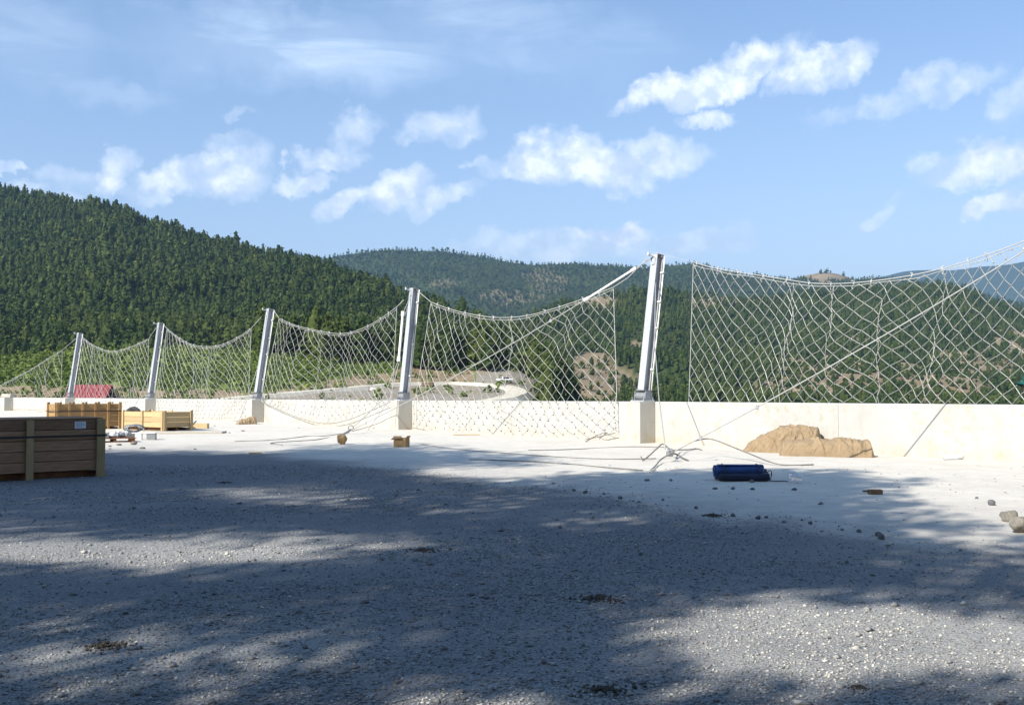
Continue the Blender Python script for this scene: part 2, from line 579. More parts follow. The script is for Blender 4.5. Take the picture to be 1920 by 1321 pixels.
def chip_sunlight_amount(X, Y):
    """pale limestone chip drifts, laid on the sunlit patches to paint them brighter"""
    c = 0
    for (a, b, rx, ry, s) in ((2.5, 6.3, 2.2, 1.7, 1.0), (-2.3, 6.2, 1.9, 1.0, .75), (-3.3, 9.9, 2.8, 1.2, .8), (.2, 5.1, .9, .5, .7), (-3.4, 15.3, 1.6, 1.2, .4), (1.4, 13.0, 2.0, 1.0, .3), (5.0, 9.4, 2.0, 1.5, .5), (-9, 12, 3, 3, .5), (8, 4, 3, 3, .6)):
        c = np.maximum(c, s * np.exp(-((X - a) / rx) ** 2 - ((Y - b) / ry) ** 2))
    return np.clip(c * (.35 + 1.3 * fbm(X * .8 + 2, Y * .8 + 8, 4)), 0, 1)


def dusty_amount(X, Y):
    yb = np.interp(X, [p[0] for p in GB], [p[1] for p in GB])
    e = (Y - yb) / 6.5 + (fbm(X * .5, Y * .5, 3) - .5) * .7
    return np.clip(1 - e, 0, 1) ** 1.3


def ground_material():
    m = bpy.data.materials.new('yard_ground')
    m.use_nodes = True
    t = NT(m.node_tree)
    tc = t.n('ShaderNodeTexCoord').outputs['Object']
    g = t.n('ShaderNodeAttribute', attribute_name='gravel').outputs['Fac']
    n_big = t.noise(tc, 0.45, 5, 0.6)
    n_mid = t.noise(tc, 2.6, 6, 0.65)
    n_fine = t.noise(tc, 34, 5, 0.7)
    # pale crushed limestone
    pale = t.mix(t.remap(n_mid, 0.3, 0.72), (0.66, 0.615, 0.54), (0.55, 0.51, 0.44))
    pale = t.mix(t.math('MULTIPLY', t.remap(n_big, 0.48, 0.66), 0.4), pale, (0.50, 0.455, 0.39))
    pale = t.mix(t.math('MULTIPLY', t.remap(n_fine, 0.58, 0.75), 0.4), pale, (0.38, 0.355, 0.32))
    # tyre-compacted streaks that run along the yard
    mp = t.n('ShaderNodeMapping', ins={'Vector': tc, 'Rotation': (0, 0, R(-14)), 'Scale': (0.35, 3.2, 1)}).outputs[0]
    streak = t.noise(mp, 1.0, 5, 0.6)
    pale = t.mix(t.math('MULTIPLY', t.remap(streak, 0.55, 0.72), 0.3), pale, (0.47, 0.435, 0.385))
    du = t.n('ShaderNodeAttribute', attribute_name='dusty').outputs['Fac']
    pale = t.mix(t.math('MULTIPLY', du, t.remap(n_mid, .3, .7, .55, .95)), pale, (0.345, 0.33, 0.305))
    # grey gravel with fines
    vo = t.n('ShaderNodeTexVoronoi', ins={'Vector': tc, 'Scale': 42.0, 'Randomness': 1.0})
    cell = t.n('ShaderNodeSeparateColor', ins={0: vo.outputs['Color']}).outputs[0]
    vo2 = t.n('ShaderNodeTexVoronoi', ins={'Vector': tc, 'Scale': 95.0, 'Randomness': 1.0})
    cell2 = t.n('ShaderNodeSeparateColor', ins={0: vo2.outputs['Color']}).outputs[1]
    gr = t.mix(t.remap(cell, 0.0, 1.0), (0.125, 0.13, 0.14), (0.215, 0.215, 0.215))
    gr = t.mix(t.math('MULTIPLY', t.remap(cell2, 0.8, 0.95), 0.7), gr, (0.40, 0.385, 0.36))
    gr = t.mix(t.math('MULTIPLY', t.remap(n_mid, 0.38, 0.62), 0.5), gr, (0.15, 0.153, 0.16))
    gr = t.mix(t.math('MULTIPLY', t.remap(n_big, 0.5, 0.7), 0.4), gr, (0.24, 0.237, 0.228))
    gr = t.mix(t.math('MULTIPLY', t.remap(streak, 0.5, 0.7), 0.35), gr, (0.215, 0.215, 0.213))
    ch = t.n('ShaderNodeAttribute', attribute_name='chips_sunlight').outputs['Fac']
    gr = t.mix(t.math('MULTIPLY', ch, t.remap(cell2, .25, .7, .25, .95)), gr, (0.40, 0.388, 0.36))  # chip colour that also paints the sunlit patches brighter
    edge = t.remap(t.math('ADD', g, t.math('MULTIPLY', t.math('SUBTRACT', n_fine, 0.5), 1.3)), 0.28, 0.72)
    c = t.mix(edge, pale, gr)
    bs = t.n('ShaderNodeBsdfPrincipled', ins={'Base Color': c, 'Roughness': 0.95, 'Specular IOR Level': 0.15})
    h = t.math('ADD', t.math('MULTIPLY', n_fine, 0.7), t.math('MULTIPLY', t.math('SUBTRACT', 1.0, vo.outputs['Distance']), t.math('MULTIPLY', edge, 0.8)))
    h = t.math('ADD', h, t.math('MULTIPLY', n_mid, 1.2))
    bp = t.n('ShaderNodeBump', ins={'Strength': 0.7, 'Distance': 0.018, 'Height': h})
    t.link(bp.outputs[0], bs.inputs['Normal'])
    out = t.n('ShaderNodeOutputMaterial')
    t.link(bs.outputs[0], out.inputs[0])
    return m


def build_ground():
    xs = np.unique(np.concatenate([np.linspace(-75, -30, 24), np.linspace(-30, -12, 60), np.linspace(-12, 12, 190), np.linspace(12, 24, 40), np.linspace(24, 70, 16)]))
    ys = np.unique(np.concatenate([np.linspace(-70, 2, 24), np.linspace(2, 16, 130), np.linspace(16, 40, 130), np.linspace(40, 112, 110)]))
    X, Y = np.meshgrid(xs, ys)
    W = wall_y(X, .40)
    # rows past the wall are pulled back under it: the sheet ends below the wall
    Yc = np.minimum(Y, W)
    far = np.clip((W - Yc) / 1.0, 0, 1)
    Z = gz(X, Yc) * far
    V = np.stack([X, Yc, Z], -1).reshape(-1, 3)
    ny, nx = X.shape
    idx = np.arange(ny * nx).reshape(ny, nx)
    q = np.stack([idx[:-1, :-1], idx[:-1, 1:], idx[1:, 1:], idx[1:, :-1]], -1).reshape(-1, 4)
    yy = Y.reshape(-1)
    ww = W.reshape(-1)
    keep = ~np.all(yy[q] > ww[q] + 1e-6, axis=1)
    o = np_mesh('ground', V, q[keep], {'gravel': gravel_amount(X, Yc).reshape(-1), 'dusty': dusty_amount(X, Yc).reshape(-1), 'chips_sunlight': chip_sunlight_amount(X, Yc).reshape(-1)}, ground_material(), smooth=True)
    tag(o, kind='structure')
    return o


build_ground()


# ------------------------------------------------------------------ parapet wall
def build_wall():
    root = tag(empty('parapet_wall', PP['B']), 'long pale concrete parapet wall running along the far edge of the yard', 'wall')
    for a, b in zip(ORDER[:-1], ORDER[1:]):
        n = 2
        for k in range(n):                       # cast bays with fine joints between them
            s0, s1 = k / n, (k + 1) / n
            A, B_ = PP[a] + norm(a) * .45, PP[b] + norm(b) * .45
            g = .004 / (B_ - A).length
            p0, p1 = A.lerp(B_, s0 + g), A.lerp(B_, s1 - g)
            h0 = WALL_H[a] + (WALL_H[b] - WALL_H[a]) * s0
            h1 = WALL_H[a] + (WALL_H[b] - WALL_H[a]) * s1
            tt = (p1 - p0).normalized()
            nn = Vector((tt.y, -tt.x, 0))
            mb = MB()
            vs_ = []
            for p, h in ((p0, h0), (p1, h1)):
                for (o_, z) in ((-.20, -.25), (-.20, h - .025), (-.175, h), (.175, h), (.20, h - .025), (.20, -3.0)):
                    vs_.append(p + nn * o_ + Vector((0, 0, z)) - PP['B'])
            fs = [(i, (i + 1) % 6, 6 + (i + 1) % 6, 6 + i) for i in range(6)] + [(5, 4, 3, 2, 1, 0), (6, 7, 8, 9, 10, 11)]
            mb.add(vs_, [f[::-1] for f in fs])
            mb.build('wall_panel', M['concrete'], root)
        # low footing that shows along the base
    for k in ORDER[1:-1]:
        t_, n_ = tang(k), norm(k)
        rot = Matrix.Rotation(math.atan2(t_.y, t_.x), 3, 'Z')
        mb = MB()
        mb.box(PP[k] + n_ * (-.085) + Vector((0, 0, WALL_H[k] / 2 - .128)) - PP['B'], (.56, .66, WALL_H[k] + .25), rot, bev=.015)
        mb.build('pilaster', M['concrete_pil'], root)
    return root


build_wall()

# ------------------------------------------------------------------ galvanised posts
LEAN = {'G': .15, 'B': .155, 'C': .115, 'D': .15, 'E': .128, 'F': .137}
PLEN = 4.5
POST_LABEL = {
    'B': 'tallest looking galvanised steel post, beside the gap in the netting',
    'C': 'galvanised steel post with white brake tube on its left, above the pale bend of road',
    'D': 'leaning galvanised steel post standing behind the tan sack at the wall base',
    'E': 'leaning galvanised steel post rising behind the short pale open crate',
    'F': 'smallest looking galvanised post, behind the tall wooden crate by the red roof',
    'G': 'galvanised steel post outside the picture where the wide near net is tied',
}
HEAD = {}


def post_axis(k):
    n_ = norm(k)
    return (Vector((0, 0, 1)) + n_ * LEAN[k]).normalized()


def build_post(k):
    t_, n_ = tang(k), norm(k)
    base = PP[k] + Vector((0, 0, WALL_H[k] + .004))
    root = tag(empty('barrier_post', base), POST_LABEL[k], 'post', 'leaning galvanised posts on the parapet wall')
    ax = post_axis(k)
    y_ = ax.cross(t_).normalized()          # roughly -normal or normal
    if y_.dot(n_) < 0:
        y_ = -y_
    rot = Matrix((t_, y_, ax)).transposed()
    L = PLEN
    def P(a, b, c):                       # along wall, outward, up the post
        return t_ * a + y_ * b + ax * c
    m = MB()
    m.box(P(0, -.125, .34 + (L - .34) / 2), (.25, .022, L - .34), rot)
    m.box(P(0, .125, .34 + (L - .34) / 2), (.25, .022, L - .34), rot)
    m.box(P(0, 0, .34 + (L - .34) / 2 - .01), (.020, .228, L - .36), rot)
    m.build('beam', M['galv'], root)
    m = MB()
    m.box(Vector((0, 0, .02)), (.54, .50, .04), Matrix.Rotation(math.atan2(t_.y, t_.x), 3, 'Z'), bev=.006)
    m.build('base_plate', M['galv'], root)
    m = MB()
    m.tube([P(-.20, -.02, .17), P(.20, -.02, .17)], .115, 12)
    m.box(P(-.215, 0, .16), (.03, .30, .27), rot, bev=.01)
    m.box(P(.215, 0, .16), (.03, .30, .27), rot, bev=.01)
    m.build('hinge', M['galv_dark'], root)
    m = MB()
    m.box(P(0, 0, .325), (.34, .34, .03), rot, bev=.005)
    m.build('foot_flange', M['galv_dark'], root)
    for sx in (-1, 1):
        for sy in (-1, 1):
            m = MB()
            q = t_ * (sx * .23) + n_ * (sy * .2)
            m.tube([q + Vector((0, 0, .03)), q + Vector((0, 0, .13))], .016, 6)
            m.tube([q + Vector((0, 0, .041)), q + Vector((0, 0, .066))], .03, 6)
            m.build('anchor_bolt', M['galv_dark'], root)
    # rope guide at the head
    m = MB()
    m.tube([P(-.02, -.14, L - .10), P(.05, -.36, L - .06)], .022, 7)
    m.tube([P(.05, -.36, L - .10), P(.05, -.36, L + .0)], .035, 8)
    m.box(P(0, -.15, L - .22), (.13, .035, .22), rot, bev=.008)
    m.tube([P(-.16, .05, L - .05), P(.16, .05, L - .05)], .018, 7)
    m.build('head_bracket', M['galv'], root)
    m = MB()
    m.box(P(0, 0, L + .008), (.27, .29, .016), rot)
    m.build('top_plate', M['galv'], root)
    # rope running down the right edge, held by clips
    m = MB()
    m.tube([P(-.16, .15, L - .02), P(-.165, .155, L * .66), P(-.16, .15, L * .3), P(-.17, .15, .36)], .021, 6)
    m.build('side_rope', M['sleeve'], root, True)
    for c in (.22, .5, .68, .88):
        m = MB()
        m.box(P(-.14, .13, L * c), (.10, .09, .05), rot, bev=.008)
        m.build('clip', M['sleeve'], root)
    HEAD[k] = dict(top=base + P(0, -.13, L - .06), right=base + P(-.14, .02, L - .06), left=base + P(.14, 0, L - .06), ax=ax, base=base, front=base + P(0, -.17, L - .4))
    return root


for k_ in ('B', 'C', 'D', 'E', 'F', 'G'):
    build_post(k_)


def span_plane(a, b):
    """plane that holds the feet and heads of two posts"""
    p0 = HEAD[a]['base'] if a in HEAD else PP[a] + Vector((0, 0, WALL_H[a]))
    p1 = HEAD[b]['base'] if b in HEAD else PP[b] + Vector((0, 0, WALL_H[b]))
    ax = HEAD[a]['ax'] if a in HEAD else HEAD[b]['ax']
    ax2 = HEAD[b]['ax'] if b in HEAD else ax
    nn = (p1 - p0).cross((ax + ax2).normalized()).normalized()
    return p0, nn


def on_plane(px, py, pl):
    d = pix_dir(px, py)
    o_ = Vector((0, 0, EYE))
    s = (pl[0] - o_).dot(pl[1]) / d.dot(pl[1])
    return o_ + d * s


# ------------------------------------------------------------------ nets
def interp_poly(pts, s):
    """point at fraction s of the arc length"""
    L = [0.0]
    for a, b in zip(pts[:-1], pts[1:]):
        L.append(L[-1] + (b - a).length)
    x = max(0.0, min(1.0, s)) * L[-1]
    for i in range(len(pts) - 1):
        if x <= L[i + 1] or i == len(pts) - 2:
            d = L[i + 1] - L[i]
            return pts[i].lerp(pts[i + 1], (x - L[i]) / d if d > 0 else 0)


def net(label, a, b, top_px, mid_px, bot_px, tail_px, cells, gathers, seed, behind=False, lead_px=None, tall=.50):
    """top_px: hung edge of the mesh; mid_px: where it meets the wall top; bot_px: hem (None: falls outside the wall)"""
    rnd = random.Random(seed)
    pl = span_plane(a, b)
    top = spline([on_plane(x, y, pl) for x, y in top_px], 10)
    nrm = pl[1]
    if nrm.y > 0:
        nrm = -nrm
    nrm = nrm.normalized()
    if behind:
        mid = [at(x, y, wall_y((x - 960) / FPX * 30, .0) if False else on_wall_face(x, y, .72).y) for x, y in mid_px]
    else:
        mid = [on_wall_face(x, y, .17) for x, y in mid_px]
    bot = [on_wall_face(x, y, .13) for x, y in bot_px] if bot_px else [m_ + Vector((0, 0, -1.0)) for m_ in mid]
    mid = spline(mid, 6)
    bot = spline(bot, 6)
    W = sum(((q - p).length for p, q in zip(top[:-1], top[1:])))
    root = tag(empty('net_panel', top[len(top) // 2].copy()), label, 'net', 'wire rope nets hung between the posts')
    org = root.location.copy()
    nu = cells
    # rows so that the diamonds stay about as high as wide
    Hh = sum((interp_poly(top, s) - interp_poly(mid, s)).length for s in (.1, .3, .5, .7, .9)) / 5
    cw = W / nu
    rows_t = max(6, int(round(Hh / (cw * tall))))
    Hb = sum((interp_poly(mid, s) - interp_poly(bot, s)).length for s in (.1, .5, .9)) / 3
    rows_b = max(2, int(round(Hb / (cw * .45))))
    rows = rows_t + rows_b
    ph = [rnd.uniform(0, 6.28) for _ in range(6)]

    def node(i, j):
        u = (i + (.5 if j % 2 else 0)) / nu
        v = j / rows_t
        if v > 1:
            v = 1 + (j - rows_t) / rows_b
        uu = min(1.0, max(0.0, u))
        edge = min(1.0, 7 * min(uu, 1 - uu))
        # gathered folds: the mesh bunches up under some hangers
        w = 0.0
        for (g, amp, wd, dep) in gathers:
            dx = uu - g
            w += -amp * dx / wd * math.exp(-(dx / wd) ** 2) * max(0, 1 - abs(v - dep) * .75)
        uw = uu + (w + .012 * math.sin(v * 3 + ph[0]) + .010 * math.sin(uu * 17 + ph[1] + v * 2)) * edge
        uw += (rnd.uniform(-.09, .09) + .5 * (float(fbm(uu * 7 + seed, v * 3 + seed, 2)) - .5) * 2) / nu * edge
        # sag: rows sink between the hangers
        vv = min(v, 1.0)
        sag = .05 * math.sin(uu * math.pi * 7 + ph[2]) * math.sin(math.pi * vv) * edge
        if v <= 1:
            p = interp_poly(top, uw).lerp(interp_poly(mid, uw), vv)
            p += nrm * (.22 * math.sin(uu * 9 + ph[3]) * math.sin(vv * math.pi) + .10 * math.sin(uu * 31 + ph[4]) * math.sin(vv * math.pi) + rnd.uniform(-.02, .02)) * edge
            p.z += sag * 1.2 + (rnd.uniform(-.03, .03) + .28 * (float(fbm(uu * 6 + seed * 3, vv * 3, 2)) - .5) * math.sin(math.pi * vv)) * (1 if 0 < v < 1 else .3)
        else:
            w2 = v - 1
            p = interp_poly(mid, uw).lerp(interp_poly(bot, uw), w2)
            p += nrm * (.03 + .05 * (1 + math.sin(uu * 23 + ph[5] + w2 * 4))) * (1 if not behind else -1)
            p.z += rnd.uniform(-.02, .02)
        return p - org

    N = {}
    for j in range(rows + 1):
        for i in range(-(j % 2), nu + 1):
            N[i, j] = node(i, j)
    strands, knots = MB(), MB()
    rad = .0066
    for j in range(rows):
        for i in range(-(j % 2), nu + 1):
            if (i, j) not in N:
                continue
            o_ = 0 if j % 2 == 0 else 1
            for i2 in (i - 1 + o_, i + o_):
                if (i2, j + 1) in N:
                    p, q = N[i, j], N[i2, j + 1]
                    if (p - q).length > .05:
                        strands.tube([p, q], rad * (1.15 if i2 == i + o_ else .85), 4, cap=False)
    for (i, j), p in N.items():
        if 0 < j < rows and 0 <= i <= nu:
            s = .017 if j < rows_t else .028
            knots.add([p + Vector(d) * s for d in ((1, 0, 0), (-1, 0, 0), (0, 1, 0), (0, -1, 0), (0, 0, 1), (0, 0, -1))],
                      [(0, 2, 4), (2, 1, 4), (1, 3, 4), (3, 0, 4), (2, 0, 5), (1, 2, 5), (3, 1, 5), (0, 3, 5)])
    strands.build('netting', M['strand'], root)
    tag(knots.build('crossing_clip', M['knot'], root), kind='stuff')
    if lead_px:
        m = MB(); m.tube([on_plane(lead_px[0][0], lead_px[0][1], pl) - org, top[0] - org + Vector((0, 0, .04))], .005 if behind else .0125, 5)
        m.build('lead_rope', M['strand'], root)
    # hanging rope and its lead to the posts
    pts = [p - org + Vector((0, 0, .04)) for p in top]
    tail = [on_plane(x, y, pl) - org for x, y in (tail_px or [])]
    m = MB()
    m.tube(pts + tail, .0125, 6)
    m.build('top_rope', M['strand'], root, True)
    m = MB()
    lo = spline([p + Vector((0, 0, -.05 - .05 * rnd.random())) for p in pts[::5]], 5)
    m.tube(lo, .009, 5)
    m.build('lacing_rope', M['strand'], root, True)
    for s in (0, nu):
        m = MB()
        m.tube([N[s if not j % 2 else min(s, nu), j] for j in range(0, rows + 1, 2)], .011, 5)
        m.build('edge_rope', M['strand'], root)
    if bot_px:
        m = MB()
        hem = [p - org + nrm * .08 for p in bot]
        m.tube(hem, .014, 5)
        m.build('hem_rope', M['rope_old'], root, True)
    nsh = max(6, nu // 2)
    for i in range(nsh):
        p = interp_poly(pts, (i + .5 + rnd.uniform(-.3, .3)) / nsh)
        m = MB()
        ang = rnd.uniform(0, 3)
        rot = Matrix.Rotation(ang, 3, 'Z') @ Matrix.Rotation(rnd.uniform(-.5, .5), 3, 'Y')
        m.box(p, (.035, .035, .09), rot, bev=.008)
        m.box(p + Vector((.04 * rnd.uniform(-1, 1), 0, .05)), (.07, .024, .024), rot, bev=.006)
        m.tube([p + rot @ Vector((0, 0, -.06)), p + rot @ Vector((.05, 0, -.12)), p + rot @ Vector((0, 0, -.16))], .012, 5)
        m.build('shackle', M['galv'], root)
    return root


net('widest net, its left edge hanging free beside the gap and tan jute heap below it', 'B', 'G',
    [(1300, 494), (1340, 505), (1400, 515), (1470, 526), (1530, 534), (1600, 533), (1680, 524), (1760, 508), (1840, 484), (1920, 455), (2010, 414), (2085, 375)],
    [(1291, 765), (1500, 768), (1750, 772), (2070, 780)], None, [(2110, 345)], 33,
    [(.30, .02, .03, .3), (.43, .03, .025, .3), (.54, .05, .03, .7), (.66, .02, .03, .5)], 3, tall=.58, behind=True, lead_px=[(1232, 474)])
net('net crossed by a diagonal cable, hanging over the wall between the two biggest posts', 'C', 'B',
    [(808, 568), (840, 580), (880, 590), (930, 597), (985, 594), (1040, 580), (1100, 560), (1150, 541)],
    [(778, 752), (900, 753), (1050, 754), (1157, 755)], [(778, 802), (850, 815), (980, 820), (1080, 826), (1157, 812)], [(1178, 520), (1213, 486)], 23,
    [(.07, .05, .03, .5), (.26, .03, .03, .6), (.32, .04, .025, .8), (.50, .06, .03, .6)], 4, lead_px=[(783, 545)])
net('net sagging low in the middle above the sagging hem rope on the wall', 'D', 'C',
    [(523, 598), (550, 610), (590, 620), (640, 627), (680, 617), (715, 598), (744, 577)],
    [(492, 747), (580, 748), (660, 750), (735, 751)], [(497, 755), (550, 778), (600, 793), (650, 789), (727, 758)], [(757, 562)], 23,
    [(.15, .05, .03, .4), (.28, .05, .03, .5), (.42, .05, .03, .6), (.52, .05, .03, .5)], 5, lead_px=[(513, 581)])
net('crumpled net in front of the bright green meadow, behind the short pale crate', 'E', 'D',
    [(313, 617), (335, 634), (360, 647), (390, 651), (420, 646), (450, 631), (471, 617)],
    [(292, 747), (350, 747), (420, 747), (466, 748)], [(296, 782), (360, 790), (420, 792), (466, 786)], [(490, 594)], 24,
    [(.2, .06, .03, .5), (.36, .05, .03, .6), (.5, .05, .03, .5), (.7, .04, .03, .5)], 6, lead_px=[(307, 609)])
net('small net above the red roofed building, behind the tall wooden crate', 'F', 'E',
    [(157, 635), (175, 648), (205, 659), (230, 656), (255, 647), (279, 636)],
    [(142, 745), (180, 746), (240, 746), (276, 747)], [(145, 768), (200, 776), (240, 778), (274, 776)], [(293, 614)], 21,
    [(.3, .06, .03, .5), (.55, .05, .03, .6)], 8, lead_px=[(152, 627)])
net('triangular end net sloping down from the smallest post to the left end of the fence', 'H', 'F',
    [(2, 722), (30, 708), (60, 692), (90, 673), (117, 657)],
    [(-5, 745), (30, 745), (80, 745), (114, 745)], [(-5, 760), (50, 768), (114, 766)], [(143, 634)], 14,
    [(.4, .02, .05, .5)], 9, lead_px=[(-25, 733)])


# ------------------------------------------------------------------ guy cables
def cable(label, pts, r=.016, tubes=(), tube_at=None, clamps=(), m='cable', name='guy_cable', group='steel cables bracing the posts'):
    pts = [Vector(p) for p in pts]
    root = tag(empty(name, pts[-1]), label, 'cable', group)
    o_ = root.location.copy()
    q = [p - o_ for p in pts]
    mb = MB()
    mb.tube(q, r, 6)
    mb.build('wire_rope', M[m], root, True)
    for (s0, s1, rr) in list(tubes) + ([tube_at] if tube_at else []):
        mb = MB()
        a, b = (interp_poly(q, s0), interp_poly(q, s1)) if not isinstance(s0, Vector) else (s0 - o_, s1 - o_)
        mb.tube([a, a.lerp(b, .06), a.lerp(b, .94), b], rr, 8)
        mb.build('brake_tube', M['sleeve'], root)
        for e in (a, b):
            mb = MB()
            mb.tube([e - (b - a).normalized() * .09, e + (b - a).normalized() * .09], rr * 1.55, 8)
            mb.build('clamp', M['sleeve'], root)
    for s in clamps:
        mb = MB()
        e = interp_poly(q, s)
        mb.box(e, (.07, .07, .10), bev=.01)
        mb.build('clamp', M['galv'], root)
    return root


def sagged(a, b, sag=.12, n=14):
    a, b = Vector(a), Vector(b)
    return [a.lerp(b, i / n) + Vector((0, 0, -sag * 4 * (i / n) * (1 - i / n))) for i in range(n + 1)]


KN = ground(1256, 850, .16)            # knot of ropes in front of post B
AC = ground(655, 808, .10)             # anchor eye in front of post C
cable('long bright diagonal cable slanting across the near wide net down to the knot of ropes', sagged(HEAD['G']['top'], KN, .15), .015, tubes=((.06, .20, .04),), clamps=(.80, .93))
cable('long bright diagonal cable crossing the net between the two biggest posts', sagged(HEAD['B']['top'], AC, .2), .015, tubes=((.06, .20, .035),), clamps=(.31, .94))
cable('thin cable hanging from the tallest looking post to the knot of ropes', [HEAD['B']['front'] + Vector((.10, 0, -.4)), at(1227, 640, 29.0), at(1236, 750, 26.4), KN + Vector((-.1, 0, .1))], .014)
cable('cable with a thick white brake tube beside the post above the road bend', [HEAD['C']['front'], at(755.5, 587, 40.0), at(747.5, 674, 39.8), at(718, 748, 39.3), AC], .014, tube_at=(at(755.5, 588, 40.0), at(747.7, 673, 39.8), .047))
cable('second thin cable beside the post above the road bend, meeting the wall base', [HEAD['C']['top'], at(758, 600, 40.1), at(750, 672, 39.9), at(731, 748, 39.6), ground(690, 806, .03)], .014)
cable('thin cable down the left of the post behind the tan sack', [HEAD['D']['top'], at(483, 690, 49.3), at(463, 748, 48.8), ground(446, 795, .03)], .014)
cable('thin cable down the left of the post behind the short crate', [HEAD['E']['top'], at(283, 690, 59.2), at(261, 746, 58.4), ground(240, 784, .03)], .014)
cable('thin cable down the left of the smallest looking post', [HEAD['F']['top'], at(137, 690, 69.0), at(119, 745, 68.2), ground(100, 777, .03)], .014)

# ropes lying about on the yard
def lying(label, pts_px, r=.012, lift=None, m='rope_old'):
    pts = []
    for i, (x, y) in enumerate(pts_px):
        z = (lift[i] if lift else 0) + r * .9
        p = ground(x, y, z)
        p.z += float(gz(p.x, p.y)) * (0 if lift and lift[i] > .02 else 1)
        pts.append(p)
    c = spline(pts, 8)
    o_ = MB()
    org = c[0].copy()
    o_.tube([p - org for p in c], r, 6)
    o = o_.build('wire_rope', M[m], None, True)
    o.location = org
    return tag(o, label, 'rope', 'slack wire ropes left on the ground')


lying('slack rope arching down from the diagonal cable and ending beyond the blue bundle', [(1302, 826), (1325, 822), (1345, 826), (1375, 838), (1410, 852), (1445, 866), (1475, 872), (1525, 870)], .016, [.40, .42, .38, .26, .14, .05, 0, 0])
lying('stiff rope end hooking down to the left of the knot', [(1256, 842), (1243, 832), (1232, 840), (1218, 853), (1206, 861), (1202, 856)], .016, [.2, .3, .22, .08, .01, .03])
lying('rope end pointing down left from the knot towards the camera', [(1264, 846), (1250, 854), (1238, 862), (1228, 872), (1218, 880)], .016, [.22, .12, .05, .02, 0])
lying('frayed rope end lying to the right of the knot', [(1256, 845), (1272, 843), (1290, 842), (1308, 840), (1316, 843)], .016, [.16, .06, .02, .02, 0])
lying('short clamped rope end just below right of the knot', [(1258, 848), (1270, 852), (1282, 858), (1290, 861)], .018, [.14, .04, .02, .01])
lying('long thin rope on the ground running left from the knot', [(1230, 858), (1150, 860), (1060, 856), (960, 850), (860, 842), (790, 833)], .011)
lying('thin rope along the foot of the wall under the hanging net', [(1250, 838), (1180, 838), (1100, 840), (1040, 843), (990, 844)], .011)
lying('dark rope lying in the shadow edge in the middle of the yard', [(880, 862), (950, 864), (1040, 868), (1120, 874), (1205, 880)], .013)
lying('wavy rope on the pale ground left of the anchor eye', [(655, 810), (610, 818), (575, 818), (540, 822), (500, 826), (440, 828)], .012)
lying('looped rope on the pale ground just below the wavy rope', [(650, 812), (600, 823), (560, 826), (515, 829), (508, 832), (530, 834)], .012)
lying('rope hanging in a low arc from the anchor eye to the nearby pilaster', [(660, 808), (690, 800), (712, 792), (730, 783), (752, 775)], .012, [.10, .16, .3, .5, .62])
lying('short bent rope end at the wall foot below the net with the diagonal cable', [(1098, 828), (1115, 818), (1130, 812), (1147, 812), (1156, 816)], .014, [0, .10, .2, .2, .1])

# anchor eye in front of post C
r_ = tag(empty('anchor_eye', AC), 'steel anchor eye sticking out of the pale ground behind the crushed ball of cardboard', 'anchor')
mb = MB(); mb.tube([Vector((-.22, -.6, -.12)), Vector((-.05, -.15, -.02)), Vector((.05, 0, .05))], .03, 7); mb.build('rod', M['galv_dark'], r_, True)
mb = MB(); mb.tube([Vector((.05 + .09 * math.cos(a), 0, .12 + .09 * math.sin(a))) for a in [i * math.pi / 6 for i in range(13)]], .022, 6); mb.build('ring', M['galv_dark'], r_, True)
r_ = tag(empty('rope_clamp', KN), 'steel clamp that ties the knot of ropes in front of the tallest looking post', 'clamp')
mb = MB(); mb.box((0, 0, 0), (.16, .10, .12), Matrix.Rotation(.5, 3, 'Z'), bev=.02); mb.build('saddle', M['galv_dark'], r_)
for sx in (-.04, .04):
    mb = MB(); mb.tube([Vector((sx, -.07, .03)), Vector((sx, -.02, .11)), Vector((sx, .05, .10))], .015, 6); mb.build('bolt', M['galv_dark'], r_)
# ------------------------------------------------------------------ far land
def slope_of(px, py):
    d = pix_dir(px, py)
    return d.z / d.y, d.x / d.y


def land_material(name, kinds):
    """cover attribute: 0 green ground, 1 bare earth, 2 meadow, 3 grey gravel"""
    m = bpy.data.materials.new(name)
    m.use_nodes = True
    t = NT(m.node_tree)
    tc = t.n('ShaderNodeTexCoord').outputs['Object']
    c0 = t.n('ShaderNodeAttribute', attribute_name='cover').outputs['Fac']
    nz = t.noise(tc, kinds.get('scale', .05), 6, 0.65)
    n2 = t.noise(tc, kinds.get('scale', .05) * 7, 5, 0.7)
    green = t.mix(n2, (0.030, 0.050, 0.016), (0.06, 0.075, 0.025))
    earth = t.mix(t.remap(nz, .35, .65), (0.205, 0.15, 0.095), (0.29, 0.23, 0.15))
    earth = t.mix(t.remap(n2, .5, .7), earth, (0.20, 0.165, 0.085))
    meadow = t.mix(t.remap(n2, .35, .65), (0.10, 0.145, 0.035), (0.17, 0.20, 0.06))
    grey = t.mix(t.remap(n2, .35, .65), (0.21, 0.185, 0.15), (0.31, 0.28, 0.235))
    grey = t.mix(t.remap(nz, .45, .65), grey, (0.24, 0.20, 0.135))
    c = t.mix(t.remap(c0, 0, 1), green, earth)
    c = t.mix(t.remap(c0, 1, 2), c, meadow)
    c = t.mix(t.remap(c0, 2, 3), c, grey)
    bs = t.n('ShaderNodeBsdfPrincipled', ins={'Base Color': c, 'Roughness': 1.0, 'Specular IOR Level': 0.05})
    out = t.n('ShaderNodeOutputMaterial')
    t.link(bs.outputs[0], out.inputs[0])
    return m


M['land_near'] = land_material('near_slope_cover', {'scale': .12})
M['land_far'] = land_material('hill_cover', {'scale': .02})


